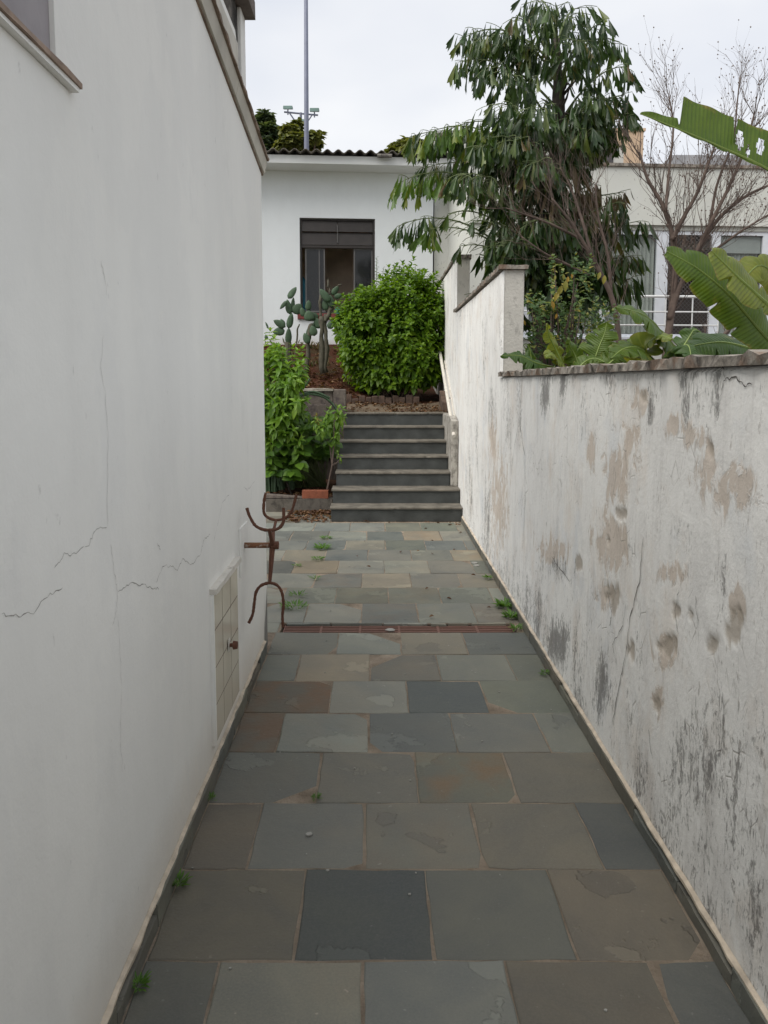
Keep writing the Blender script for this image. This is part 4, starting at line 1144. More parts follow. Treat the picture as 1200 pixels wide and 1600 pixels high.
# safety net over the opening
(_, xa), (xb, _) = px_[3], px_[4]
net = MB()
cell = .062
z0, z1 = zsill + .05, zu - .06
def seg(p, q, y=.07, w=.0032):
    d = Vector((q[0] - p[0], 0, q[1] - p[1])); l = d.length
    if l < .01: return
    nrm = Vector((-d.z, 0, d.x)) / l * w
    net.add([(p[0] + nrm.x, y, p[1] + nrm.z), (p[0] - nrm.x, y, p[1] - nrm.z), (q[0] - nrm.x, y, q[1] - nrm.z), (q[0] + nrm.x, y, q[1] + nrm.z)], [(0, 1, 2, 3)])
hgt = z1 - z0
s = xa - hgt
while s < xb:
    for sg in (1, -1):
        a, b_ = (s, z0), (s + hgt, z1)
        ta, tb = max(0, (xa - s) / hgt), min(1, (xb - s) / hgt)
        if tb > ta:
            if sg == 1: seg((s + hgt * ta, z0 + hgt * ta), (s + hgt * tb, z0 + hgt * tb))
            else: seg((s + hgt * ta, z1 - hgt * ta), (s + hgt * tb, z1 - hgt * tb), .073)
    s += cell
net.obj('safety_net', M['net'], nh)
# railing in front of the windows
rl = thing('window_railing', 'white tubular railing in front of the neighbouring windows', 'railing', NO - nn * .28, NR)
zr_ = [nl(1000, y, -.28)[1] for y in (463, 487, 508)]
xe = nl(1122, 480, -.28)[0]; xs_ = nl(930, 480, -.28)[0]
for i, z in enumerate(zr_):
    MB().tube([(xa0 + .5, 0, z), (xe - .04 if i == 0 else xe, 0, z)], .020 if i == 0 else .012, 8).obj('rail', M['railw'], rl)
for px in (835, 935, 1040, 1082, 1123):
    x = nl(px, 480, -.28)[0]
    MB().tube([(x, 0, zr_[0] - .02), (x, 0, zsill - .10), (x, .28, zsill - .10)], .011, 6).obj('post', M['railw'], rl)
# roof things
a = at(905, 255, 13.3); b_ = at(975, 232, 13.3)
ac = thing('air_conditioner', 'grey air conditioning unit on the neighbouring roof', 'air conditioner', (b_.x - .2, 13.3, ztop - .4))
A0 = Vector(ac.location)
Rel(A0).box(a.x, b_.x, 13.3, 13.75, ztop - .38, b_.z + .02).obj('casing', M['ac'], ac, bevel=.01)
g0, g1 = at(922, 255, 13.29).x, at(958, 255, 13.29).x
Rel(A0).box(g0, g1, 13.285, 13.2995, ztop - .02, b_.z - .01).obj('grille', M['acdark'], ac)
for k in range(5):
    z = ztop + .02 + k * (b_.z - ztop - .04) / 5
    Rel(A0).box(g0 + .005, g1 - .005, 13.278, 13.284, z, z + .012).obj('slat', M['acdark'], ac)
a = at(953, 250, 16); b_ = at(1006, 205, 16)
tk = thing('tan_roof_block', 'tan rendered tank housing standing behind the air conditioner', 'roof structure', (b_.x - .3, 16, 2))
Rel(tk.location).box(a.x, b_.x, 16, 17, 2.0, b_.z).obj('block', M['tan'], tk, bevel=.01)
Rel(tk.location).box(a.x - .03, b_.x + .03, 15.97, 17.03, b_.z + .001, b_.z + .05).obj('cap', M['tan'], tk)
a = at(1040, 252, 14.5); b_ = at(1210, 246, 14.5)
rf = MB().prism([(14.2, ztop - .6), (17.5, ztop - .6), (17.5, ztop + .42), (14.2, b_.z - .04)], 'x', a.x, b_.x + 4).obj('metal_roof', M['roofgrey'])
tag(rf, 'low grey metal roof showing over the neighbouring parapet', 'roof')

# ================================================================== MASTS BEHIND THE HOUSE
pb = at(479, 238, 26)
tp = thing('tall_pole', 'tall slim grey pole rising out of frame behind the roof', 'pole', (pb.x, 26, 0))
pt_ = at(477.5, -140, 26)
Rel(tp.location).tube([(pb.x, 26, 0), pb, pt_], [.085, .078, .055], 12).obj('shaft', M['pole'], tp, smooth=True)
Rel(tp.location).tube([pt_, (pt_.x, 26, pt_.z + .15)], [.055, .02], 12).obj('tip', M['pole'], tp)
yF = 34.0
mb_ = at(470, 235, yF); mt_ = at(470, 176, yF)
fm = thing('floodlight_mast', 'slim mast with crossbar carrying green floodlights behind the roof', 'floodlight mast', (mb_.x, yF, 0))
FM = Vector(fm.location)
Rel(FM).tube([(mb_.x, yF, 0), mt_], .05, 8).obj('mast', M['pole'], fm)
Rel(FM).tube([at(444, 175, yF), at(497, 180, yF)], .035, 6).obj('crossbar', M['pole'], fm)
Rel(FM).tube([at(452, 176, yF), at(463, 192, yF), at(469, 199, yF)], .03, 6).obj('brace', M['pole'], fm)
Rel(FM).tube([at(488, 179, yF), at(478, 194, yF), at(470, 199, yF)], .03, 6).obj('brace', M['pole'], fm)
def flood(px0, px1, py0, py1, dy=0):
    a, b_ = at(px0, py1, yF + dy), at(px1, py0, yF + dy)
    r = Rel(FM); r.prism([(yF + dy - .1, a.z), (yF + dy + .22, a.z + .08), (yF + dy + .22, b_.z), (yF + dy - .05, b_.z)], 'x', a.x, b_.x)
    l = r.obj('floodlight', M['flood'], fm, bevel=.02)
    xm_ = (a.x + b_.x) / 2
    Rel(FM).tube([(xm_, yF + dy, a.z), (xm_, yF + dy, a.z - .2)], .03, 6).obj('yoke', M['pole'], fm)
flood(442.5, 457, 165.5, 171.5); flood(484, 498.5, 169, 175.5); flood(464, 478, 186.5, 190, 1.2)

# ================================================================== FOLIAGE TOOLS
def leaf_template(w=0.55, fold=0.12, droop=0.18, base=0.12):
    """ovate leaf, length 1 along +y, normal +z"""
    ys = [0.0, 0.28, 0.55, 0.80, 1.0]
    ws = [0.02, w * 0.46, w * 0.5, w * 0.28, 0.0]
    v, f = [], []
    for y, a in zip(ys, ws):
        z = -droop * y * y
        if a > 0:
            v += [(-a, y, z + fold * a / w * 2), (0, y, z), (a, y, z + fold * a / w * 2)]
        else: v += [(0, y, z)]
    for i in range(3):
        f += [(i * 3, i * 3 + 1, i * 3 + 4, i * 3 + 3), (i * 3 + 1, i * 3 + 2, i * 3 + 5, i * 3 + 4)]
    f += [(9, 10, 12), (10, 11, 12)]
    return np.array(v), f
def fishtail_template():
    """wedge leaflet hanging along +y with a ragged oblique end"""
    v = [(0, 0, 0), (-.06, .35, .03), (.0, .35, -.02), (.06, .35, .03), (-.13, .76, .06), (0, .70, -.03), (.13, .66, .06), (-.12, 1.0, .0), (-.045, .84, 0), (.02, .93, -.03), (.07, .77, .01), (.14, .82, .06)]
    v = [(a, b_, c + .22 * b_ * (1 - b_)) for a, b_, c in v]
    f = [(0, 2, 1), (0, 3, 2), (1, 2, 5, 4), (2, 3, 6, 5), (4, 5, 8, 7), (5, 9, 8), (5, 10, 9), (5, 6, 11, 10)]
    return np.array(v), f
def lance_template():
    v = [(0, 0, 0), (-.09, .35, .02), (0, .35, -.02), (.09, .35, .02), (-.08, .7, .0), (0, .7, -.05), (.08, .7, 0), (0, 1, -.12)]
    f = [(0, 2, 1), (0, 3, 2), (1, 2, 5, 4), (2, 3, 6, 5), (4, 5, 7), (5, 6, 7)]
    return np.array(v), f
def frames(D, N):
    D = D / np.linalg.norm(D, axis=1, keepdims=True)
    X = np.cross(D, N); X /= np.maximum(np.linalg.norm(X, axis=1, keepdims=True), 1e-6)
    Z = np.cross(X, D)
    return np.stack([X, D, Z], -1)          # columns
class Leaves:
    def __init__(s): s.p, s.d, s.n, s.s, s.m = [], [], [], [], []
    def put(s, p, d, n, size, m=0):
        s.p.append(tuple(p)); s.d.append(tuple(d)); s.n.append(tuple(n)); s.s.append(size); s.m.append(m)
    def arrays(s):
        return np.array(s.p), frames(np.array(s.d, float), np.array(s.n, float) + 1e-4), np.array(s.s), np.array(s.m)
def leaves_mesh(name, tmpl, P, Rm, S, mi, mats, org, extra=None):
    tv, tf = tmpl
    V = np.einsum('nij,kj->nki', Rm, tv) * S[:, None, None] + P[:, None, :] - np.array(org)
    k = len(tv)
    loops, starts, mats_i = [], [], []
    tl = np.array([i for q in tf for i in q]); tln = np.array([len(q) for q in tf])
    N = len(P)
    L = (tl[None, :] + (np.arange(N) * k)[:, None]).reshape(-1)
    ln = np.tile(tln, N)
    mi_ = np.repeat(mi, len(tf))
    Vv = V.reshape(-1, 3)
    if extra is not None and extra.f:
        b0 = len(Vv)
        ev = np.array(extra.v) - np.array(org)
        Vv = np.vstack([Vv, ev])
        L = np.concatenate([L, np.array([i + b0 for q in extra.f for i in q])])
        ln = np.concatenate([ln, np.array([len(q) for q in extra.f])])
        mi_ = np.concatenate([mi_, np.array(extra.m)])
    st_ = np.concatenate([[0], np.cumsum(ln)[:-1]])
    me = bpy.data.meshes.new(name)
    me.vertices.add(len(Vv)); me.vertices.foreach_set('co', Vv.reshape(-1).astype(np.float32))
    me.loops.add(len(L)); me.loops.foreach_set('vertex_index', L.astype(np.int32))
    me.polygons.add(len(ln)); me.polygons.foreach_set('loop_start', st_.astype(np.int32))
    for mt in mats: me.materials.append(mt)
    me.polygons.foreach_set('material_index', mi_.astype(np.int32))
    me.update(calc_edges=True)
    me.polygons.foreach_set('use_smooth', [True] * len(ln))
    return me
def single_leaves(parent, tmpl, P, Rm, S, idx, mat, name='leaf'):
    me = bpy.data.meshes.new(name)
    me.from_pydata([tuple(v) for v in tmpl[0]], [], tmpl[1]); me.materials.append(mat)
    me.polygons.foreach_set('use_smooth', [True] * len(me.polygons))
    o = Vector(parent.location)
    for i in idx:
        ob = bpy.data.objects.new(name, me)
        COL.objects.link(ob); ob.parent = parent
        m = Matrix([[*Rm[i][0] * S[i], P[i][0] - o.x], [*Rm[i][1] * S[i], P[i][1] - o.y], [*Rm[i][2] * S[i], P[i][2] - o.z], [0, 0, 0, 1]])
        ob.matrix_local = m
def nearest_idx(P, Rm, S, count, up=0.25):
    """leaves that show largest: near the viewer side, facing it, big"""
    c = np.array(CAM)
    v = c - P; dist = np.linalg.norm(v, axis=1); v /= dist[:, None]
    facing = np.abs((Rm[:, :, 2] * v).sum(1))
    depth = (P[:, 1] - P[:, 1].min()) / max(P[:, 1].max() - P[:, 1].min(), 1e-6)
    score = S / S.max() * (0.3 + facing) * (1.35 - depth) 
    return np.argsort(-score)[:count]
def rv3(s=1.0): return Vector((random.gauss(0, s), random.gauss(0, s), random.gauss(0, s)))
def shoot(L, p, d, length, pairs, size, droop=0.35, m=0, tip=True, tube=None, spread=0.9):
    p, d = Vector(p), Vector(d).normalized()
    a0 = random.uniform(0, math.pi)
    u = d.orthogonal().normalized(); w = d.cross(u)
    for i in range(pairs):
        t = (i + 0.5) / pairs
        q = p + d * length * t
        sz = size * (1.0 - 0.5 * t) * random.uniform(0.8, 1.15)
        a = a0 + i * 1.57 + random.uniform(-.25, .25)
        for sgn in (1, -1):
            s = (u * math.cos(a) + w * math.sin(a)) * sgn
            dr = s * spread + d * (0.25 + 0.5 * t) + Vector((0, 0, -droop * (1 - 0.6 * t))) + rv3(.12)
            nr = d * 0.7 + Vector((0, 0, .6)) + rv3(.15)
            L.put(q, dr, nr, sz, m)
    if tip:
        for k in range(3):
            a = a0 + k * 2.1
            s = u * math.cos(a) + w * math.sin(a)
            L.put(p + d * length, d + s * 0.55, d * .4 - s + Vector((0, 0, .3)), size * 0.48, m)
    if tube is not None: tube.tube([p - d * length * .6, p + d * length], [.005, .003], 4, 0, False)

OV = leaf_template()

# ================================================================== ROUND GREEN BUSH at the top of the stairs
bc = at(612, 520, 11.75)
gb = thing('round_bush', 'big bright green leafy bush at the top of the stairs', 'bush', (bc.x + .02, 11.75, 1.28))
L = Leaves(); stems = MB()
cz0, cz1 = at(600, 614, 11.7).z, at(640, 444, 11.7).z
cx0, cx1 = at(530, 500, 11.7).x, 0.99
def bush_pt(u, v):
    """u azimuth, v elevation on a lumpy dome -> point, normal"""
    a, e = u, v
    n = Vector((math.cos(e) * math.sin(a), -math.cos(e) * math.cos(a), math.sin(e)))
    rx, ry, rz_ = (cx1 - cx0) / 2, 0.75, (cz1 - cz0) / 2
    lump = 1 + 0.27 * (float(fbm(np.array(a * 1.7 + 9), np.array(e * 1.7 + 4), 75, 4)) - .45) * 2
    c = Vector(((cx0 + cx1) / 2, 11.85, (cz0 + cz1) / 2))
    k = 3.2
    def sq(q): return math.copysign(abs(q) ** 0.74, q)
    p = c + Vector((rx * sq(n.x), ry * sq(n.y), rz_ * sq(n.z))) * lump
    if n.x < 0 and n.z > 0: p.z -= 0.42 * (-n.x) * n.z * 1.5          # lower shoulder on the left
    if n.x < 0 and n.z < 0: p.x += 0.30 * n.z * n.x * 1.2
    p.x = min(p.x, 0.985)
    return p, n
for i in range(1050):
    u = random.uniform(-2.3, 2.3); v = math.asin(random.uniform(-.97, 1))
    p, n = bush_pt(u, v)
    d = (n * 0.6 + Vector((0, -.1, .75)) + rv3(.2))
    inner = random.random() < .25
    p2 = p - n * (random.uniform(.1, .3) if inner else random.uniform(0, .1))
    shoot(L, p2, d, random.uniform(.10, .2), random.choice((3, 4, 4, 5)), random.uniform(.085, .15), 0.55, 0, True, None)
for i in range(60):                      # long shoots breaking the outline
    p, n = bush_pt(random.uniform(-1.6, 1.6), random.uniform(.35, 1.5))
    shoot(L, p - n * .05, Vector((n.x * .4, n.y * .4, 1)) + rv3(.15), random.uniform(.2, .3), 6, .15, .5)
for i in range(4400):                    # inner leaves
    u = random.uniform(-3.14, 3.14); v = math.asin(random.uniform(-1, 1))
    p, n = bush_pt(u, v)
    c_ = Vector(((cx0 + cx1) / 2, 11.85, (cz0 + cz1) / 2))
    p = c_.lerp(p, random.uniform(.15, .9))
    L.put(p, n + rv3(.6) + Vector((0, 0, -.5)), Vector((0, -.6, .8)) + rv3(.4), random.uniform(.09, .15))
for i in range(24):
    a = random.uniform(0, 6.28); rr_ = random.uniform(.0, .25)
    b_ = Vector((gb.location.x + rr_ * math.cos(a), 11.8 + rr_ * math.sin(a), 1.22))
    p, n = bush_pt(random.uniform(-2, 2), random.uniform(-.3, 1.2))
    stems.tube(smooth_path([b_, b_.lerp(p, .5) + rv3(.06), p - n * .1], 4), [.012] * 5 + [.006] * 4, 5)
P, Rm, S, mi = L.arrays()
top = nearest_idx(P, Rm, S, 290)
rest = np.setdiff1d(np.arange(len(P)), top)
single_leaves(gb, OV, P, Rm, S, top, M['L_bush'])
fo = link('foliage', leaves_mesh('foliage', OV, P[rest], Rm[rest], S[rest], mi[rest], [M['L_bush']], gb.location), gb); fo['kind'] = 'stuff'
r = Rel(gb.location); r.v, r.f, r.m = stems.v, stems.f, stems.m; r.obj('stems', M['bark'], gb)

# darker sprigs behind it
sp = thing('tall_herb', 'dark green upright herb sprigs rising behind the round bush', 'plant', (.15, 12.75, 1.5))
L = Leaves(); tb = MB()
for px, py in ((590, 402), (598, 418), (604, 425), (614, 413), (622, 418), (630, 412), (638, 413), (647, 416), (583, 440), (610, 430), (595, 428), (626, 428), (655, 420), (643, 424)):
    q = at(px + random.uniform(-2, 2), py, 12.75 + random.uniform(-.15, .15))
    b_ = Vector((q.x + random.uniform(-.1, .1), q.y, 1.5))
    tb.tube([b_, b_.lerp(q, .6) + rv3(.02), q], [.007, .006, .003], 5)
    hgt_ = random.uniform(.45, .7)
    for k in range(34):
        t = k / 34
        pp_ = q.lerp(b_, t * hgt_ / max((q - b_).length, .1))
        a = k * 2.4
        s = Vector((math.cos(a), math.sin(a), 0))
        L.put(pp_, s + Vector((0, 0, .35)) + rv3(.1), Vector((0, 0, 1)) - s * .3, .035 + .05 * t)
P, Rm, S, mi = L.arrays()
link('foliage', leaves_mesh('foliage', OV, P, Rm, S, mi, [M['L_sprig']], sp.location), sp)['kind'] = 'stuff'
r = Rel(sp.location); r.v, r.f, r.m = tb.v, tb.f, tb.m; r.obj('stems', M['stem'], sp)

# ================================================================== LEFT BED: shrub, drooping shoot, column cactus, undergrowth
yl = 9.55
ls = thing('leafy_shrub', 'tall light green shrub growing beside the left house corner', 'shrub', (-1.15, yl + .1, .15))
L = Leaves(); tb = MB()
tips = []
for px, py in ((422, 520), (430, 532), (438, 545), (425, 548), (447, 552), (455, 545), (462, 552), (470, 548), (472, 560), (440, 565), (425, 575), (452, 572), (465, 575), (474, 570), (430, 590), (445, 600), (458, 592), (420, 610), (436, 618), (425, 640), (448, 628), (440, 640), (418, 560), (408, 540), (400, 560), (395, 585), (405, 610), (410, 640), (398, 620), (455, 615), (462, 605)):
    tips.append(at(px + random.uniform(-3, 3), py + 6, yl + random.uniform(-.3, .25)))
for q in tips:
    b_ = Vector((-1.12 + random.uniform(-.15, .15), yl + .15 + random.uniform(-.1, .1), .15))
    if random.random() < .25: tb.tube(smooth_path([b_, b_.lerp(q, .55) + Vector((0, 0, .1)) + rv3(.05), q], 4), [.012] * 4 + [.009] * 3 + [.005] * 2, 5)
    d = Vector((q.x - b_.x, q.y - b_.y - .2, (q.z - b_.z))) .normalized()
    d = (d + Vector((0, 0, .5))).normalized()
    shoot(L, q - d * .2, d, .26, 7, .165, .6, 0, True, None, 1.0)
    for t in (.62, .74, .86):
        q2 = b_.lerp(q, t) + rv3(.07)
        if q2.z > .75: shoot(L, q2, Vector((random.uniform(-.7, .7), -.8, .45)), .16, 4, .155, .9, 0, True, None, 1.0)
P, Rm, S, mi = L.arrays()
NAR = leaf_template(0.42, .1, .35)
top = nearest_idx(P, Rm, S, 170)
rest = np.setdiff1d(np.arange(len(P)), top)
single_leaves(ls, NAR, P, Rm, S, top, M['L_shrub'])
link('foliage', leaves_mesh('foliage', NAR, P[rest], Rm[rest], S[rest], mi[rest], [M['L_shrub']], ls.location), ls)['kind'] = 'stuff'
r = Rel(ls.location); r.v, r.f, r.m = tb.v, tb.f, tb.m; r.obj('stems', M['darktrunk'], ls)

ds = thing('drooping_shrub', 'thin stemmed shrub with drooping pale leaves against the stairs', 'shrub', (-.56, 9.35, .15))
L = Leaves(); tb = MB()
b_ = at(508, 758, 9.4); k1 = at(519, 727, 9.35); k2 = at(521, 700, 9.35); k3 = at(515, 692, 9.35)
b_.z = 0.13
tb.tube([b_, k1, k2, at(522, 660, 9.35)], [.014, .011, .009, .006], 6)
tb.tube([k1, at(516, 700, 9.4), at(505, 665, 9.4)], [.010, .008, .005], 6)
tb.tube([k1, at(528, 722, 9.3), at(532, 717, 9.3)], [.009, .007, .005], 6)
for px, py, sc in ((530, 650, 1), (522, 648, 1), (514, 652, 1), (508, 658, .9), (500, 662, .9), (526, 660, 1), (518, 664, 1), (494, 668, .8), (488, 664, .8), (532, 662, .9), (524, 672, 1), (512, 672, .9), (503, 676, .8), (528, 682, .9), (520, 690, .8), (533, 718, .55)):
    q = at(px, py, 9.35 + random.uniform(-.12, .12))
    shoot(L, q, Vector((random.uniform(-.4, .4), -.4, .8)), .10, 4, .13 * sc, 1.5, 1 if random.random() < .06 else 0, True, None, .6)
P, Rm, S, mi = L.arrays()
link('foliage', leaves_mesh('foliage', NAR, P, Rm, S, mi, [M['L_shrub'], M['L_yel']], ds.location), ds)['kind'] = 'stuff'
r = Rel(ds.location); r.v, r.f, r.m = tb.v, tb.f, tb.m; r.obj('stems', M['twig'], ds)

ug = thing('undergrowth_plant', 'dark broad leaved plant in the shade under the left shrub', 'plant', (-.85, 9.85, .2))
L = Leaves(); tb = MB()
for i in range(300):
    px, py = random.uniform(412, 522), random.uniform(612, 745)
    if py > 715 and px > 470: continue
    if py < 650 and px > 478: continue
    if py < 600 + (px - 412) * .55: continue
    q = at(px, py, 9.65 + random.uniform(-.25, .45))
    b_ = Vector((-.9 + random.uniform(-.3, .3), 9.95, .2))
    tb.tube([b_, b_.lerp(q, .6) + Vector((0, 0, .08)), q], [.006, .005, .003], 4)
    for k in range(4):
        a = random.uniform(0, 6.28)
        L.put(q, Vector((math.cos(a), -.5 + .5 * math.sin(a), -.25)), Vector((0, -.6, .8)) + rv3(.2), random.uniform(.10, .17))
P, Rm, S, mi = L.arrays()
link('foliage', leaves_mesh('foliage', leaf_template(.7, .08, .2), P, Rm, S, mi, [M['L_under']], ug.location), ug)['kind'] = 'stuff'
r = Rel(ug.location); r.v, r.f, r.m = tb.v, tb.f, tb.m; r.obj('stems', M['stem'], ug)

def ribbed_column(org, pts, rad, name, mat, parent, ribs=6):
    """cactus column with ribs"""
    pts = smooth_path(pts, 5)
    n = ribs * 4
    vv, ff = [], []
    k = len(pts)
    u = Vector((1, 0, 0))
    for i, p in enumerate(pts):
        t = (pts[min(i + 1, k - 1)] - pts[max(i - 1, 0)]).normalized()
        u = (u - t * u.dot(t)).normalized(); w_ = t.cross(u)
        e = i / (k - 1)
        rr_ = rad * (0.8 + .2 * min(1, e * 4)) * math.sqrt(max(0.02, 1 - max(0, (e - .85) / .15) ** 2))
        for j in range(n):
            a = 2 * math.pi * j / n
            q = rr_ * (0.78 + 0.22 * math.cos(a * ribs))
            vv.append(p + (u * math.cos(a) + w_ * math.sin(a)) * q)
    for i in range(k - 1):
        for j in range(n): ff.append((i * n + j, i * n + (j + 1) % n, i * n + n + (j + 1) % n, i * n + n + j))
    ff.append(tuple((k - 1) * n + j for j in range(n)))
    r = Rel(org); r.add(vv, ff)
    return r.obj(name, mat, parent, smooth=True)
cc = thing('column_cactus', 'dark green column cactus stems standing in the shaded left bed', 'cactus', (-1.05, 9.75, .15))
for (x0, y0_, x1_, y1_, rd) in ((440, 765, 428, 690, .055), (455, 765, 452, 700, .05), (428, 768, 421, 668, .06), (437, 760, 434, 675, .055), (462, 752, 456, 700, .04), (420, 770, 412, 690, .06)):
    a, b_ = at(x0, y0_, 9.72), at(x1_, y1_, 9.75)
    a.z = max(.12, a.z)
    ribbed_column(cc.location, [a, a.lerp(b_, .5) + Vector((random.uniform(-.03, .03), 0, 0)), b_], rd, 'stem', M['cactus'], cc)
# arching bare cactus arms over the retaining wall
for pts in (((463, 612), (474, 606), (484, 592)), ((455, 625), (480, 616), (505, 620), (520, 632), (528, 645)), ((468, 618), (490, 612), (515, 622))):
    P_ = smooth_path([at(a, b__, 10.05) for a, b__ in pts], 4)
    r = Rel(cc.location); r.tube(P_, .016, 6); r.obj('arm', M['cactus'], cc, smooth=True)

# ---- kerb, brick, retaining block, leaf litter
kb = thing('bed_kerb', 'low grey concrete kerb edging the soil bed left of the stairs', 'kerb', (-1.0, 9.2, 0))
yk = on_ground(460, 800).y
r = Rel(kb.location)
KB = MB(); rough_bar(KB, -2.5, -.5, 0, .16, 0, .155, 14, .008)
r.v = [(y, yk + x, z) for x, y, z in KB.v]; r.f = KB.f; r.m = KB.m
r.obj('kerb_stone', M['conc'], kb)
r = Rel(kb.location); a = at(420, 762, yk + .05); b_ = at(478, 775, yk + .05)
r.prism([(a.x - .6, .156), (b_.x, .156), (b_.x, .17), (a.x, .205), (a.x - .6, .22)], 'y', yk + .03, yk + .14); r.obj('kerb_top', M['stonewall'], kb, bevel=.008)
a, b_ = at(472, 776, yk + .02), at(513, 764, yk + .02)
bk = MB().box(-(b_.x - a.x) / 2, (b_.x - a.x) / 2, 0, .11, 0, .095).obj('brick', M['brick'], bevel=.006)
bk.location = ((a.x + b_.x) / 2, yk + .01, .158)
tag(bk, 'orange terracotta brick lying on the kerb beside the stairs', 'brick')

rt = thing('retaining_wall', 'dark stained stone retaining wall with pale slab at stair top', 'wall', (-.8, 10.35, 0))
zS1 = at(500, 607, 10.4).z
R0 = Vector(rt.location)
xq = at(541, 620, 10.4).x
Rel(R0).box(-2.3, xq - .17, 10.36, 10.6, 0, zS1 - .035).obj('wall_body', M['stonewall'], rt, bevel=.01)
Rel(R0).box(xq - .168, xq - .006, 10.33, 10.62, 0, zS1 - .01).obj('end_pier', M['stonewall'], rt, bevel=.012)
r = Rel(R0); SB = MB(); rough_bar(SB, -2.3, xq - .17, 0, .3, 0, .03, 12, .006); r.v = [(y, 10.32 + x, z + zS1 - .033) for x, y, z in SB.v]; r.f, r.m = SB.f, SB.m
r.obj('slab', M['woodedge'], rt)
for zz_, (xa, xb) in ((zS1 - .30, (-1.0, -.62)), (zS1 - .55, (-1.2, -.58)), (zS1 - .8, (-1.1, -.56))):
    Rel(R0).box(xa, xb, 10.325, 10.358, zz_ - .10, zz_ + .10).obj('stone', M['stonewall'], rt, bevel=.02)

# edging bricks set on end below the bush
ye = 11.22
zg = float(bank_z(np.array(.2), np.array(ye)))
be = thing('brick_edging', 'row of upright old bricks edging the soil under the bush', 'edging', (.1, ye, zg))
x = at(545, 620, ye).x
k = 0
while x < .62:
    wv = random.uniform(.085, .11)
    hv = random.uniform(.07, .14)
    o = MB().box(-wv / 2 + .004, wv / 2 - .004, -.03, .03, -.08, hv).obj('brick', M['oldbrick'], be, loc=(x - be.location.x, .05 * math.sin(k) * .3 + .12 * (x < 0) * (-x), 0), bevel=.008)
    o.rotation_euler = (random.uniform(-.12, .12), random.uniform(-.05, .05), random.uniform(-.15, .15))
    x += wv; k += 1
# landing surface
def land_z(X, Y): return bank_z(X, Y) + 0.012
lg = terrace('landing', -.38, .95, 10.365, ye - .02, land_z, M['landing'], 'trodden earth landing with dry leaves above the stairs', 30, 26)

def litter(name, label, boxes, n, mats, size=(.025, .06), zf=None):
    L = Leaves()
    for _ in range(n):
        x0, x1, y0_, y1_ = random.choice(boxes)
        x, y = random.uniform(x0, x1), random.uniform(y0_, y1_)
        a = random.uniform(0, 6.28)
        L.put((x, y, zf(x, y) + random.uniform(.004, .02)), (math.cos(a), math.sin(a), random.uniform(-.15, .25)), (random.gauss(0, .3), random.gauss(0, .3), 1), random.uniform(*size), 0)
    P, Rm, S, mi = L.arrays()
    o = link(name, leaves_mesh(name, leaf_template(.5, .25, .1), P, Rm, S, mi, mats, (0, 0, 0)))
    return tag(o, label, 'dead leaves', kind='stuff')
litter('leaf_litter', 'brown dead leaves gathered in front of the kerb by the stairs', [(-1.0, -.5, D1 - .05, yk), (-.9, -.5, yk - .2, yk)], 420, [M['L_litter']], (.03, .07), lambda x, y: 0.0)
litter('leaf_litter', 'dry leaves scattered over the landing above the stairs', [(-.35, .9, 10.4, 11.2), (-.3, .6, 10.9, 11.25), (.2, .95, 10.4, 10.7)], 420, [M['L_litter']], (.025, .06), lambda x, y: float(land_z(np.array(x), np.array(y))))
litter('leaf_litter', 'few dry leaves on the slates at the foot of the steps', [(-.4, .9, D1 - .12, D1 - .02), (.7, .93, D1 - .4, D1 - .05), (-.55, .9, 5, D1 - .2)], 40, [M['L_litter']], (.02, .04), lambda x, y: 0.0)
litter('leaf_litter', 'dead leaves and straw on the dark soil bed left of stairs', [(-1.4, -.52, 9.4, 9.8)], 260, [M['L_litter']], (.03, .08), lambda x, y: float(lowbed_z(np.array(x), np.array(y))))
litter('leaf_litter', 'straw and dry leaves on the red bank below the window', [(-2.2, .2, 11.3, 13.8), (-1.6, -.2, 11.2, 12.6)], 900, [M['L_litter']], (.03, .09), lambda x, y: float(bank_z(np.array(x), np.array(y))))
gt = Leaves()
for _ in range(1500):
    x, y = random.uniform(-2.2, .3), random.uniform(11.25, 13.9)
    if float(fbm(np.array(x * 2.0), np.array(y * 2.0), 91, 3)) < .48: continue
    gt.put((x, y, float(bank_z(np.array(x), np.array(y)))), (random.gauss(0, .5), random.gauss(0, .5) - .2, 1), (0, -1, .2), random.uniform(.05, .13))
P, Rm, S, mi = gt.arrays()
tag(link('bank_grass', leaves_mesh('bank_grass', lance_template(), P, Rm, S, mi, [M['L_drygrass']], (0, 0, 0))), 'thin dry grass growing on the earth bank below the house', 'grass', kind='stuff')
# small stone chips on the slates
L = Leaves()
ch = MB()
for _ in range(60):
    x, y = random.uniform(-.58, .88), random.uniform(1.0, 6.5)
    s = random.uniform(.0015, .0045)
    if 4.70 < y < 4.95: continue
    ch.prism([(x + s * 1.3 * math.cos(a) * random.uniform(.6, 1.2), y + s * math.sin(a) * random.uniform(.6, 1.3)) for a in (0, 1.2, 2.4, 3.7, 5.0)], 'z', .001, .002 + s * .5)
for px, py, s in ((742, 880, .03), (745, 884, .026), (483, 1305, .012), (610, 985, .03)):
    q = on_ground(px, py)
    ch.prism([(q.x + s * math.cos(a) * random.uniform(.7, 1.2), q.y + s * math.sin(a) * random.uniform(.7, 1.2)) for a in (0, 1.1, 2.2, 3.3, 4.4, 5.4)], 'z', .0015, .006)
tag(ch.obj('stone_chips', M['pebble']), 'tiny pale stone chips strewn over the slates', 'stone chips', kind='stuff')

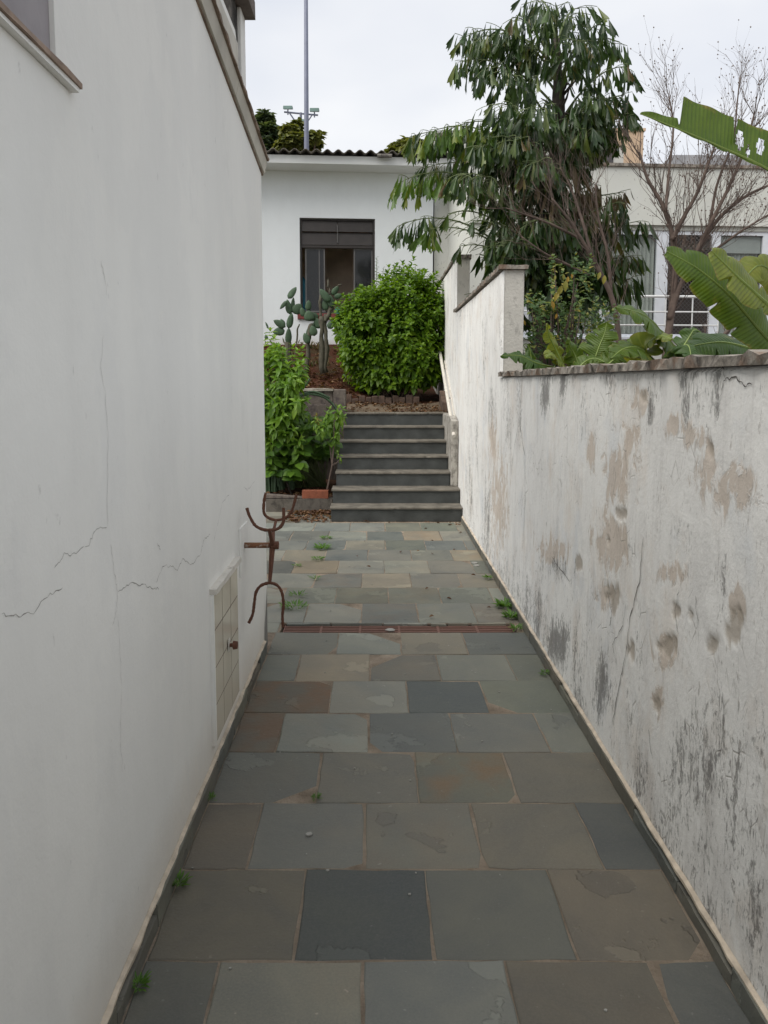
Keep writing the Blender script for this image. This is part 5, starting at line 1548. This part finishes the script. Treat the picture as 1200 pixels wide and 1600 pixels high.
# ================================================================== PRICKLY PEAR CACTI
def pad_mesh(P0, P1, width, thick, facing):
    """flat oval cactus pad from P0 to P1"""
    P0, P1 = Vector(P0), Vector(P1)
    d = (P1 - P0); l = d.length; d = d / l
    f = Vector(facing); f = (f - d * f.dot(d)).normalized()
    s = d.cross(f)
    vv, ff = [], []
    nu, nv = 8, 12
    for i in range(nu + 1):
        t = i / nu
        wv = width / 2 * (math.sin(math.pi * min(1, t ** .8 * .97 + .03)) ** .6 if 0 < t < 1 else .08)
        for j in range(nv):
            a = 2 * math.pi * j / nv
            vv.append(P0 + d * l * t + s * (wv * math.cos(a)) + f * (thick / 2 * math.sin(a) * min(1, wv / (width / 2) * 1.1 + .05)))
    for i in range(nu):
        for j in range(nv): ff.append((i * nv + j, i * nv + (j + 1) % nv, i * nv + nv + (j + 1) % nv, i * nv + nv + j))
    ff.append(tuple(range(nv))[::-1]); ff.append(tuple(nu * nv + j for j in range(nv)))
    return vv, ff
def cpix(p, Y, ox=410, oy=420, k=.11667): return at(ox + p[0] * k, oy + p[1] * k, Y)
pc = thing('prickly_pear', 'prickly pear cactus with dark oval pads left of the window', 'cactus', (-1.55, 12.4, 1.6))
YC_ = 12.3
pads = [((345, 1010), (355, 790), 75, 0), ((350, 800), (395, 590), 75, 0), ((370, 610), (330, 410), 75, .02), ((345, 400), (455, 245), 75, -.02), ((400, 590), (415, 380), 50, .06), ((330, 430), (235, 540), 48, -.05), ((420, 600), (520, 470), 110, .03),
        ((310, 780), (150, 690), 80, -.03), ((300, 830), (140, 850), 95, 0), ((300, 760), (245, 670), 45, .05), ((80, 800), (40, 710), 22, -.05), ((60, 950), (40, 880), 40, -.05)]
for p0_, p1_, wv, dy in pads:
    a, b_ = cpix(p0_, YC_ + dy), cpix(p1_, YC_ + dy)
    r = Rel(pc.location); r.add(*pad_mesh(a, b_, wv * .11667 * 12.2 / F_PX * 1.2, .035, (random.uniform(-.3, .3), -1, random.uniform(-.1, .2))))
    pd = r.obj('pad', M['cactus'], pc, smooth=True)
a = cpix((345, 1000), YC_); r = Rel(pc.location); r.tube([(a.x - .03, YC_, 1.4), a + Vector((0, 0, .02))], [.06, .05], 8); r.obj('stem', M['cactusold'], pc)
# second, old grey cactus in front of the window
oc = thing('old_prickly_pear', 'old grey prickly pear with woody trunk in front of the window', 'cactus', (-.9, 12.25, 1.55))
YD = 12.15
for p0_, p1_, wv, dy in (((640, 700), (610, 560), 120, 0), ((610, 560), (620, 420), 70, .02), ((690, 700), (660, 580), 130, .05), ((930, 520), (905, 350), 75, 0), ((930, 350), (1020, 230), 65, .03), ((900, 440), (770, 270), 85, -.03), ((960, 380), (1070, 350), 60, .03),
                         ((1000, 230), (1065, 205), 18, 0), ((600, 900), (690, 720), 70, .03), ((900, 360), (900, 250), 22, .02), ((880, 260), (880, 130), 22, .02), ((700, 900), (660, 760), 90, -.05), ((760, 800), (720, 660), 100, .04), ((620, 1000), (560, 860), 80, -.04), ((880, 800), (960, 690), 80, -.03), ((560, 640), (520, 520), 70, .05), ((850, 560), (830, 400), 80, .02)):
    a, b_ = cpix(p0_, YD + dy), cpix(p1_, YD + dy)
    r = Rel(oc.location); r.add(*pad_mesh(a, b_, wv * .11667 * 12.2 / F_PX * 1.2, .035, (random.uniform(-.3, .3), -1, random.uniform(-.1, .2))))
    r.obj('pad', M['cactus'] if wv > 40 else M['cactusold'], oc, smooth=True)
for pts, rd in ((((790, 1390), (795, 1000), (800, 640)), .042), (((850, 1390), (850, 950), (835, 600)), .034), (((840, 700), (890, 600), (925, 500)), .035), (((790, 640), (775, 480), (790, 350)), .022), (((590, 1390), (615, 900), (655, 740)), .032), (((420, 1390), (465, 880), (500, 740)), .012), (((1010, 800), (930, 690), (890, 640)), .028)):
    P_ = smooth_path([cpix(q, YD + .03) for q in pts], 4)
    r = Rel(oc.location); r.tube([q + rv3(.008) for q in P_], [rd * random.uniform(.75, 1.25) for _ in P_[:-1]] + [rd * .7], 9); r.obj('stem', M['cactusold'], oc, smooth=True)

# ================================================================== WEEDS IN THE JOINTS
def weed(px, py, spread, n, size, label, z=0.0, flat=.5, X=None):
    q = on_ground(px, py, z) if X is None else X
    L = Leaves()
    for i in range(n):
        a = random.uniform(0, 6.28); rr_ = spread * .75 * random.random() ** .7
        b_ = q + Vector((rr_ * math.cos(a), rr_ * math.sin(a) * .8, random.uniform(.002, .02)))
        L.put(b_, (math.cos(a) * .8, math.sin(a) * .8, random.uniform(.1, 1.0 - flat)), (0, -.2, 1), size * .62 * random.uniform(.6, 1.2))
    P, Rm, S, mi = L.arrays()
    o = link('weed', leaves_mesh('weed', lance_template(), P, Rm, S, mi, [M['L_weed']], q)); o.location = q
    return tag(o, label, 'weed', 'weeds in the slate joints')
weed(503, 858, .07, 70, .10, 'grassy weed tuft nearest the stairs in a slate joint', flat=.3)
weed(510, 842, .05, 45, .07, 'small weed tuft farthest up the slate path')
weed(497, 875, .045, 45, .07, 'low weed patch just before the grassy tuft on the path')
weed(492, 905, .04, 30, .06, 'thin weed sprout in the third joint before the drain', flat=.4)
weed(463, 886, .04, 26, .06, 'tiny weed in the slate joint near the rusty holder')
weed(460, 950, .12, 95, .07, 'loose sprawling weed by the left end of the drain', flat=.1)
weed(466, 932, .07, 40, .06, 'spindly weed behind the left end of the drain', flat=.0)
weed(789, 950, .045, 90, .10, 'dense weed clump at the wall foot behind the drain', flat=.0)
weed(799, 966, .04, 80, .09, 'dense weed clump at the right end of the drain', flat=.0)
weed(806, 985, .03, 40, .07, 'small yellowish weed in front of the right drain end', flat=.1)
weed(853, 1055, .02, 30, .05, 'small weed at the right wall foot', flat=.1)
weed(762, 905, .03, 40, .06, 'moss tuft at the right wall foot far up the path', flat=.1)
weed(494, 1250, .016, 60, .025, 'moss dot in the joint between two large slates')
weed(283, 1378, .03, 80, .045, 'green moss strip at the left wall foot', flat=.0, X=Vector((LX + .03, on_ground(290, 1385).y, 0)))
weed(221, 1545, .022, 60, .04, 'green moss tuft nearest the camera at the left wall foot', flat=.0, X=Vector((LX + .03, on_ground(228, 1545).y, 0)))
weed(334, 1252, .015, 40, .03, 'moss dot at the left wall foot below the cabinet', flat=.0, X=Vector((LX + .028, on_ground(334, 1252).y, 0)))

# ================================================================== FISHTAIL PALM-LIKE TREE
FT = fishtail_template(); LN = lance_template()
YT = 9.3
trunk_px = [(845, 600), (847, 500), (853, 420), (866, 320), (872, 220), (872, 130), (868, 62)]
trunk_pts = [at(a, b_, YT) for a, b_ in trunk_px]
tbase = trunk_pts[0].copy(); tbase.z = .9
tr = thing('fishtail_palm', 'tall dark tree with drooping ragged fishtail leaflets behind the wall', 'tree', tbase)
T0 = Vector(tr.location)
TP = smooth_path([tbase] + trunk_pts, 4)
r = Rel(T0)
r.tube(TP, [.13 - .09 * i / len(TP) + random.uniform(-.008, .012) for i in range(len(TP))], 12); r.obj('trunk', M['darktrunk'], tr, smooth=True)
r = Rel(T0)
for i in range(70):                     # old leaf bases and fibres on the trunk
    k = random.randint(2, len(TP) - 6); p = TP[k]; a = random.uniform(0, 6.28)
    s = Vector((math.cos(a), math.sin(a), 0))
    r.tube([p + s * .05, p + s * .14 + Vector((0, 0, .10)), p + s * random.uniform(.16, .26) + Vector((0, 0, random.uniform(-.1, .25)))], [.02, .014, .004], 4)
r.obj('leaf_bases', M['darktrunk'], tr)
def trunk_at_z(z):
    best = min(TP, key=lambda p: abs(p.z - z))
    return best.copy()
def frond(T, lift=.3, mat='L_palm', tmpl=FT, dens=.72, lsize=.24, base_drop=.45, pin=.34, name='frond', hang=1.0, org=None, B=None):
    T = Vector(T)
    if B is None:
        hor = math.hypot(T.x - trunk_at_z(T.z).x, T.y - YT)
        B = trunk_at_z(T.z - base_drop - .15 * hor)
    d = T - B
    mid = B.lerp(T, .5) + Vector((0, 0, lift * d.length))
    pts = []
    for i in range(13):
        t = i / 12
        pts.append(B * (1 - t) ** 2 + mid * 2 * t * (1 - t) + T * t * t)
    mbx = MB()
    mbx.tube(pts, [.016 - .012 * i / 12 for i in range(13)], 5, 1)
    L = Leaves()
    n = max(4, int(d.length / .085 * dens))
    for i in range(n):
        t = .22 + .78 * (i + random.random() * .5) / n
        f = t * 12; k = min(int(f), 11)
        p = pts[k].lerp(pts[k + 1], f - k)
        tn = (pts[k + 1] - pts[k]).normalized()
        side = tn.cross(Vector((0, 0, 1)))
        side = side.normalized() if side.length > .1 else Vector((1, 0, 0))
        for sg in (1, -1):
            pl_ = pin * (1.1 - .55 * t) * random.uniform(.75, 1.15)
            pd = (side * sg * .85 + tn * .5 + Vector((0, 0, random.uniform(-.05, .3))) + rv3(.12)).normalized()
            q = p.copy(); steps = max(2, int(pl_ / .055))
            ppts = [p.copy()]
            for s in range(steps):
                pd = (pd + Vector((0, 0, -.2)) + rv3(.09)).normalized()
                q = q + pd * pl_ / steps
                ppts.append(q.copy())
                a = random.uniform(0, 6.28)
                ld = Vector((0, 0, -1.25 * hang)) + pd * random.uniform(.0, .7) + Vector((math.cos(a), math.sin(a), 0)) * random.uniform(.1, .55)
                nr = Vector((math.cos(a * 1.7), math.sin(a * 1.7) - .4, .5))
                if .70 < q.x < 1.30 and q.z < 3.62: continue
                L.put(q, ld, nr, lsize * random.uniform(.45, 1.35))
            mbx.tube(ppts, [.004] * len(ppts), 3, 1, False)
    for k in range(3): L.put(T, (T - pts[10]).normalized() * .4 + rv3(.2) + Vector((0, 0, -1.2)), (random.gauss(0, .6), -1, .3), lsize * random.uniform(.7, 1.1))
    P, Rm, S, mi = L.arrays()
    me = leaves_mesh(name, tmpl, P, Rm, S, mi, [M[mat], M['stem']], org or T0, mbx)
    return link(name, me, tr)
tips = [(716, 105, .3), (738, 75, .2), (770, 62, .1), (800, 35, -.3), (838, 10, .3), (868, 12, -.5), (905, 22, .3), (940, 45, -.2), (962, 80, .4), (978, 112, -.1), (975, 150, .3), (760, 110, -.6), (720, 70, .6), (900, 70, -.7), 
        (640, 200, .2), (618, 275, .1), (668, 195, -.3), (700, 190, .3), (660, 250, .5), (620, 340, .0), (668, 345, -.2), (700, 320, -.6), (715, 260, -.8), (740, 215, -.6),
        (740, 330, -.7), (770, 370, -.6), (800, 360, -.8), (840, 330, -.9), (720, 370, .1), (950, 200, .2), (930, 170, -.4), (770, 150, -.8), (830, 150, -.9), (790, 200, -.9), (840, 240, -1.0)]
for px, py, dy in tips:
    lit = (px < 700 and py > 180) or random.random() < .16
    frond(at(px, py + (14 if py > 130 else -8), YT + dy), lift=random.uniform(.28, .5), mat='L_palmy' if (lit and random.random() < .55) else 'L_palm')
# shadier inner fronds fill the crown
for i in range(20):
    p = random.choice(TP[6:-6]); a = random.uniform(0, 6.28); l = random.uniform(.5, .95)
    frond(p + Vector((math.cos(a) * l, math.sin(a) * l, random.uniform(-.1, .4))), lift=.25)
# low fronds in front of the building, long hanging leaves; dead brown ones
for px, py, dy in ((750, 398, .3), (775, 412, -.2), (815, 405, .3), (870, 432, -.3), (905, 442, .1), (970, 402, .0), (990, 435, .2), (930, 455, -.2), (850, 415, .3), (960, 330, -.2), (1000, 345, 0), (985, 400, .1), (940, 380, -.3), (920, 410, .2), (955, 430, 0), (890, 400, -.5), (860, 390, -.6), (905, 345, -.3), (800, 420, -.3), (830, 440, -.4)):
    frond(at(px, py, YT + dy), lift=.08, mat='L_palm', tmpl=LN, lsize=.26, dens=.8, base_drop=.2)
for px, py, dy in ((880, 255, -.4), (930, 285, .0), (900, 300, -.3), (930, 315, -.1), (840, 290, -.7), (860, 330, -.7), (975, 300, .2)):
    frond(at(px, py, YT + dy), lift=.02, mat='L_dry', tmpl=LN, lsize=.24, dens=.55, base_drop=.1, name='dead_frond')

# ================================================================== BARE TREES
def bare_tree(name, label, limbs, Y, seed, base_z=.95, twig_len=.5, pods=True, density=1.0, r0=.05):
    random.seed(seed)
    P0 = at(*limbs[0][0][0], Y); base = Vector((P0.x, Y, base_z))
    t = thing(name, label, 'bare tree', base)
    twigs = Rel(base); podm = Rel(base)
    def twig(p, d, l, rad, lev):
        pts = [p]; q = p.copy(); dd = d.normalized()
        n = 5
        for i in range(n):
            dd = (dd + rv3(.10) + Vector((0, 0, .07))).normalized()
            q = q + dd * l / n; pts.append(q.copy())
        twigs.tube(pts, [rad * (1 - .55 * i / n) for i in range(n + 1)], 5 if lev < 1 else 4, 0, False)
        if lev >= 2 or l < .14:
            if pods and random.random() < .55:
                s = random.uniform(.006, .010)
                c = pts[-1]
                podm.add([c + Vector(v) * s for v in ((1, 0, 0), (-1, 0, 0), (0, 1, 0), (0, -1, 0), (0, 0, 1.3), (0, 0, -1))], [(0, 2, 4), (2, 1, 4), (1, 3, 4), (3, 0, 4), (2, 0, 5), (1, 2, 5), (3, 1, 5), (0, 3, 5)])
            return
        for k in range(random.choice((2, 3, 3)) if lev else random.choice((3, 4))):
            i = random.randint(1, n)
            a = random.uniform(0, 6.28)
            ax = dd.orthogonal().normalized(); ax.rotate(Matrix.Rotation(a, 3, dd))
            twig(pts[i], dd * .85 + ax * random.uniform(.35, .75) + Vector((0, 0, .15)), l * random.uniform(.45, .75), rad * .55, lev + 1)
    for pts_px, dys, ra_, rb_ in limbs:
        pts = [at(a, b_, Y + dys * i / (len(pts_px) - 1)) for i, (a, b_) in enumerate(pts_px)]
        if pts_px is limbs[0][0]: pts = [base] + pts
        sp_ = smooth_path(pts, 5)
        n = len(sp_)
        r = Rel(base); r.tube(sp_, [ra_ + (rb_ - ra_) * i / (n - 1) for i in range(n)], 8)
        r.obj('trunk' if pts_px is limbs[0][0] else 'limb', M['twig'], t, smooth=True)
        for i in range(int(n * .25), n):
            for _ in range(2):
                if random.random() < .5 * density or i == n - 1:
                    d = (sp_[min(i + 1, n - 1)] - sp_[i - 1]).normalized()
                    a = random.uniform(0, 6.28); ax = d.orthogonal().normalized(); ax.rotate(Matrix.Rotation(a, 3, d))
                    twig(sp_[i], d * .8 + ax * .6 + Vector((0, 0, .2)), twig_len * random.uniform(.5, 1.1), rb_ * .5, 0)
    twigs.obj('twigs', M['twig'], t)
    if pods and podm.f: podm.obj('seed_pods', M['bark'], t)['kind'] = 'stuff'
    return t
bare_tree('bare_tree', 'leafless branching tree with seed pods in front of neighbouring windows',
          [([(1040, 560), (1050, 480), (1055, 420), (1050, 365), (1035, 320), (1012, 280), (1000, 240)], .1, .050, .012),
           ([(1050, 375), (1068, 340), (1090, 300), (1105, 260), (1120, 220)], -.15, .026, .009),
           ([(1046, 500), (1062, 450), (1085, 400), (1110, 350), (1140, 290), (1165, 230), (1178, 180)], -.2, .032, .010),
           ([(1085, 400), (1120, 345), (1160, 310), (1200, 290), (1240, 275)], .2, .024, .009),
           ([(1075, 420), (1115, 392), (1160, 360), (1210, 330)], -.3, .018, .007),
           ([(1040, 330), (1045, 270), (1052, 200), (1045, 150)], .25, .018, .007),
           ([(1110, 350), (1120, 290), (1145, 220), (1152, 160), (1156, 120)], .2, .017, .005)], 8.6, 5, twig_len=.46, density=1.35)
bare_tree('bare_shrub', 'leaning leafless shrub with tangled twigs in front of the dark tree',
          [([(968, 560), (960, 480), (940, 430), (915, 385), (890, 345), (862, 310)], -.3, .036, .010),
           ([(925, 400), (905, 330), (890, 290), (875, 262)], .2, .018, .007),
           ([(955, 465), (950, 400), (935, 340), (930, 290)], .1, .02, .007),
           ([(905, 372), (860, 350), (820, 335), (790, 325)], -.2, .016, .006),
           ([(920, 430), (880, 410), (850, 395), (815, 370)], -.2, .016, .006)], 8.3, 9, twig_len=.42, pods=False, density=1.05)
bare_tree('leaning_branch', 'bundle of bare branches leaning low behind the wall coping',
          [([(1085, 575), (1105, 548), (1130, 525), (1160, 490), (1190, 455)], -.2, .026, .010), ([(1090, 565), (1125, 540), (1150, 520), (1175, 480)], .1, .02, .008)], 6.5, 13, twig_len=.3, pods=False, density=.5)
random.seed(21)

# ================================================================== BIG SPLIT LEAVES OVER THE WALL
def big_leaf(parent, mid_pts, width, up, mat, lobes=0, cut=.75, seed=0, ripple=.012, droop=.25, holes=(), sweep=.25, prof='lance', one=None, name='leaf', slit=.09, wf=None):
    rs = random.Random(seed)
    C = smooth_path(mid_pts, 10)
    n = 150
    cum = [0]
    for a, b_ in zip(C[:-1], C[1:]): cum.append(cum[-1] + (b_ - a).length)
    tot = cum[-1]
    def cp(t):
        s = max(0, min(1, t)) * tot
        for i in range(len(C) - 1):
            if cum[i + 1] >= s: return C[i].lerp(C[i + 1], (s - cum[i]) / max(1e-6, cum[i + 1] - cum[i]))
        return C[-1]
    up = Vector(up).normalized()
    cuts = {}
    for sg in (1, -1):
        cuts[sg] = [(((k + .5 + rs.uniform(-.25, .25)) / lobes) * .86 + .06, cut * rs.uniform(.7, 1.1)) for k in range(lobes)]
    vv, ff = [], []
    nv = 7
    keep = {}
    for sg in (1, -1):
        b0 = len(vv)
        for i in range(n + 1):
            t = i / n
            p = cp(t); tn = (cp(t + .02) - cp(t - .02)).normalized()
            side = tn.cross(up).normalized(); nrm = side.cross(tn).normalized()
            if wf is not None: wv = wf(t, sg)
            elif prof == 'lance': wv = width * (math.sin(math.pi * min(1, t * .93 + .07)) ** .75) * (1 - .25 * t)
            elif prof == 'heart': wv = width * (min(1, (t + .02) * 7) ** .6) * (1 - t ** 2.2) ** .8
            else: wv = width * math.sin(math.pi * (t * .96 + .02)) ** .6
            fac = 1.0
            for tc_, cd_ in cuts[sg]:
                fac = min(fac, 1 - cd_ * math.exp(-((t - tc_) / (slit / max(lobes, 1))) ** 2))
            if one is not None and sg != one: fac *= .55
            for j in range(nv + 1):
                v = j / nv
                w_ = wv * v
                if w_ > wv * fac: w_ = wv * fac
                rp = ripple * math.sin(t * tot * 55 + v * 4) * v
                vv.append(p + side * sg * w_ + tn * (sweep * w_) + nrm * (-droop * wv * v * v * 1.0 + rp + .10 * w_))
        for i in range(n):
            for j in range(nv):
                t, v = (i + .5) / n, (j + .5) / nv
                if any(h[0] == sg and ((t - h[1]) / h[3]) ** 2 + ((v - h[2]) / h[4]) ** 2 < 1 for h in holes): continue
                q = (b0 + i * (nv + 1) + j, b0 + (i + 1) * (nv + 1) + j, b0 + (i + 1) * (nv + 1) + j + 1, b0 + i * (nv + 1) + j + 1)
                if (vv[q[3]] - vv[q[0]]).length < 1e-5 and (vv[q[2]] - vv[q[1]]).length < 1e-5: continue
                ff.append(q)
    r = Rel(parent.location); r.add(vv, ff)
    lf = r.obj(name, mat, parent, smooth=True)
    va, ea = [], []
    for sg in (1, -1):
        for i in range(n + 1):
            for j in range(nv + 1): va.append(i / n * tot); ea.append(j / nv)
    if len(va) == len(lf.data.vertices):
        a1 = lf.data.attributes.new('along', 'FLOAT', 'POINT'); a1.data.foreach_set('value', va)
        a2 = lf.data.attributes.new('edge', 'FLOAT', 'POINT'); a2.data.foreach_set('value', ea)
    r = Rel(parent.location); k = 16
    r.tube([cp(i / k) + up * .001 for i in range(k + 1)], [.0075 * (1 - .8 * i / k) for i in range(k + 1)], 5)
    r.obj('midrib', M['L_rib'], lf)
    r2 = lf.children[0]; r2.location = (0, 0, 0)
    return lf
def stalk(parent, a, b_, rad=.012):
    r = Rel(parent.location); m_ = Vector(a).lerp(Vector(b_), .5) + Vector((0, 0, .03))
    r.tube(smooth_path([a, m_, b_], 4), [rad] * 9, 6); return r.obj('stalk', M['stem'], parent, smooth=True)

# giant-leaved plant at the right edge
gp = thing('giant_leaf_plant', 'huge banana-like green leaves reaching over the wall at the right edge', 'plant', (1.75, 3.1, .95))
crown0 = Vector((1.8, 3.1, 1.25))
# top leaf: midrib along the lower edge, blade standing up, torn, with holes
m1 = [at(1290, 330, 3.0), at(1205, 268, 2.97), at(1130, 232, 2.95), at(1060, 202, 2.93), at(1000, 178, 2.92)]
def top_leaf_w(t, sg):
    if sg == -1: return .012 * math.sin(math.pi * min(1, t * .98 + .02))
    if t > .80: return .038 * math.sqrt(max(0, (1 - t) / .2)) + .004
    return .150 - .02 * t
big_leaf(gp, m1, .155, (.0, -.85, .45), M['L_big'], lobes=3, cut=.72, seed=5, ripple=.003, droop=-.05, slit=.016, wf=top_leaf_w, sweep=.15,
         holes=((1, .50, .45, .020, .26), (1, .40, .5, .018, .28), (1, .455, .22, .009, .16), (1, .30, .35, .016, .2)))
stalk(gp, crown0, m1[0])
# lower big leaf pointing left, seen from above
m2 = [at(1235, 570, 3.05), at(1190, 520, 3.0), at(1140, 462, 2.98), at(1090, 420, 2.97), at(1042, 393, 2.96)]
big_leaf(gp, m2, .105, (-.25, -.75, .62), M['L_big'], lobes=4, cut=.6, seed=8, ripple=.004, droop=.22, prof='round', slit=.03, sweep=.35)
stalk(gp, crown0, m2[0])
m3 = [at(1215, 490, 2.9), at(1180, 458, 2.88), at(1150, 430, 2.86), at(1112, 392, 2.85)]
big_leaf(gp, m3, .085, (.1, -.8, .6), M['L_bigy'], lobes=2, cut=.7, seed=12, slit=.06, ripple=.004, droop=.2, prof='round', sweep=.3)
stalk(gp, crown0, m3[0], .009)
m4 = [at(1225, 560, 3.3), at(1185, 548, 3.28), at(1130, 535, 3.25), at(1085, 540, 3.22)]
big_leaf(gp, m4, .13, (0, -.6, .8), M['L_bigd'], lobes=4, cut=.75, seed=15, slit=.08, ripple=.006, droop=.4, prof='round', sweep=.3)
m5 = [at(1240, 480, 3.25), at(1210, 430, 3.2), at(1185, 415, 3.18), at(1160, 440, 3.16)]
big_leaf(gp, m5, .08, (0, -.8, .5), M['L_bigy'], lobes=2, cut=.5, seed=18, slit=.06, ripple=.004, droop=.3, prof='round', sweep=.2)
m6 = [at(1145, 405, 3.05), at(1128, 402, 3.04), at(1112, 405, 3.03)]
big_leaf(gp, m6, .022, (0, -.9, .4), M['L_bigy'], seed=20, ripple=.002, prof='round')

# cut-leaved philodendrons along the wall top
def philo(name, label, base_px, Y, leaves):
    b_ = at(*base_px, Y); b_.z = 1.0
    t = thing(name, label, 'plant', b_)
    for (pts, wv, mat, lobes, up, sd) in leaves:
        P_ = [at(a, c, Y + dy) for a, c, dy in pts]
        big_leaf(t, P_, wv, up, M[mat], lobes=lobes, cut=.78, seed=sd, ripple=.010, droop=.35, prof='heart', sweep=.30)
        stalk(t, b_ + Vector((0, 0, .1)), P_[0], .008)
    return t
philo('split_leaf_plant', 'split leaf philodendron with folded glossy leaves in the middle of the wall top', (1040, 560), 4.5,
      [([(1062, 552, .1), (1035, 520, 0), (1005, 492, -.1), (962, 480, -.2)], .15, 'L_big', 6, (.2, -.6, .75), 31),
       ([(1040, 560, 0), (1060, 545, -.1), (1075, 540, -.2), (1080, 560, -.3)], .14, 'L_bigd', 5, (0, -.5, .85), 33),
       ([(1030, 570, 0), (1000, 545, -.1), (975, 545, -.2), (955, 560, -.3)], .12, 'L_big', 5, (-.1, -.6, .8), 35),
       ([(1000, 575, .1), (1010, 540, 0), (1030, 525, -.1), (1050, 530, -.2)], .11, 'L_bigy', 5, (0, -.7, .7), 37),
       ([(1050, 570, .2), (1075, 530, .2), (1085, 515, .2), (1095, 520, .2)], .10, 'L_bigd', 4, (0, -.6, .8), 39)])
philo('split_leaf_plant', 'low split leaf philodendron beside the first wall pillar', (880, 570), 5.6,
      [([(925, 575, 0), (935, 545, 0), (945, 520, 0), (948, 503, 0)], .15, 'L_big', 4, (-.3, -.8, .4), 41),
       ([(868, 575, 0), (840, 568, -.1), (812, 556, -.15), (782, 556, -.2)], .11, 'L_bigd', 6, (0, -.6, .8), 43),
       ([(880, 570, 0), (868, 545, 0), (858, 525, -.05), (855, 505, -.1)], .07, 'L_bigy', 4, (.3, -.8, .3), 45),
       ([(905, 575, 0), (898, 555, 0), (890, 540, -.05), (888, 530, -.1)], .10, 'L_big', 4, (.3, -.8, .4), 47),
       ([(885, 575, 0), (870, 560, -.1), (862, 552, -.15), (852, 560, -.2)], .09, 'L_bigy', 5, (0, -.6, .8), 49),
       ([(835, 578, .1), (830, 560, .1), (828, 548, .1), (824, 538, .1)], .05, 'L_bigd', 0, (.4, -.8, .3), 51),
       ([(940, 575, -.1), (955, 565, -.1), (975, 545, -.1), (990, 530, -.1)], .10, 'L_big', 4, (.3, -.8, .5), 53),
       ([(900, 580, -.2), (915, 565, -.2), (930, 560, -.25), (945, 566, -.3)], .08, 'L_big', 4, (0, -.6, .8), 55)])

# mottled garden shrub
vsb = thing('mottled_shrub', 'mottled green and yellow shrub below the tall tree', 'shrub', (at(880, 560, 7.4).x, 7.4, .95))
L = Leaves(); tb = MB()
for i in range(260):
    px, py = random.uniform(822, 960), random.uniform(415, 570)
    if px < 860 and py < 470: continue
    if px > 925 and py < 480: continue
    q = at(px, py, 7.4 + random.uniform(-.35, .4))
    shoot(L, q, Vector((random.gauss(0, .3), -.4, .8)), .10, 3, random.uniform(.055, .085), .3, 0, True, None)
    if i % 5 == 0:
        b_ = Vector((vsb.location.x + random.uniform(-.1, .1), 7.5, .95)); tb.tube([b_, b_.lerp(q, .5) + rv3(.05), q], [.014, .010, .004], 5)
P, Rm, S, mi = L.arrays()
link('foliage', leaves_mesh('foliage', leaf_template(.62, .1, .15), P, Rm, S, mi, [M['L_varieg']], vsb.location), vsb)['kind'] = 'stuff'
L = Leaves()
for px, py, s in ((868, 430, .05), (880, 428, .055), (888, 432, .06), (884, 438, .10), (878, 446, .10), (862, 470, .08), (872, 456, .09), (893, 428, .04), (945, 430, .08), (938, 425, .07), (818, 500, .05), (870, 490, .05), (850, 555, .04)):
    L.put(at(px, py, 7.0), (random.uniform(-.4, .4), -.1, -.9), (random.uniform(-.3, .3), -1, .2), s)
P, Rm, S, mi = L.arrays()
single_leaves(vsb, leaf_template(.45, .1, .15), P, Rm, S, range(len(P)), M['L_yel'], 'dying_leaf')
r = Rel(vsb.location); r.v, r.f, r.m = tb.v, tb.f, tb.m; r.obj('stems', M['twig'], vsb)

# ================================================================== FAR TREES
def far_tree(label, Y, blobs, mat, base_px, seed, leaf=.32, n=1500):
    rs = random.Random(seed)
    b_ = at(*base_px, Y); b_.z = 0
    t = thing('far_tree', label, 'tree', b_, group='trees behind the garden house')
    r = Rel(b_)
    L = Leaves()
    for (px, py, rp) in blobs:
        c = at(px, py, Y + rs.uniform(-.8, .8)); rad = rp * Y / F_PX
        top_ = b_ + Vector((0, 0, max(1.0, c.z * .55)))
        r.tube([top_, top_.lerp(c, .6) + Vector((0, 0, .2)), c], [.12, .07, .03], 5)
        for _ in range(int(n * (rp / 20) ** 2)):
            v = Vector((rs.gauss(0, 1), rs.gauss(0, 1), rs.gauss(0, 1))).normalized() * rad * rs.random() ** .35
            a = rs.uniform(0, 6.28)
            L.put(c + Vector((v.x, v.y, v.z * .85)), (math.cos(a), math.sin(a), rs.uniform(-.6, .4)), (v.x + rs.gauss(0, .3), v.y, abs(v.z) + .4), leaf * rs.uniform(.6, 1.2))
    r.tube([b_, b_ + Vector((.05, 0, max(1.5, c.z * .6)))], [.2, .13], 8); r.obj('trunk', M['bark'], t)
    P, Rm, S, mi = L.arrays()
    link('crown', leaves_mesh('crown', OV, P, Rm, S, mi, [mat], b_), t)
far_tree('dark rounded tree at the left behind the corrugated roof', 36, [(395, 205, 16), (412, 192, 15), (405, 225, 20), (425, 215, 14), (432, 232, 16), (385, 225, 20), (415, 180, 7), (422, 203, 11)], M['L_far'], (405, 240), 3)
far_tree('olive green tree beside the floodlight mast', 33, [(452, 205, 11), (458, 220, 14), (445, 228, 12), (470, 228, 12), (490, 226, 10), (462, 196, 8), (483, 215, 8), (494, 212, 6)], M['L_fary'], (465, 240), 4)
far_tree('brownish low tree at the right end of the corrugated roof', 30, [(622, 232, 9), (634, 226, 10), (645, 232, 14), (612, 238, 6), (660, 230, 12)], M['L_fary'], (640, 245), 5)
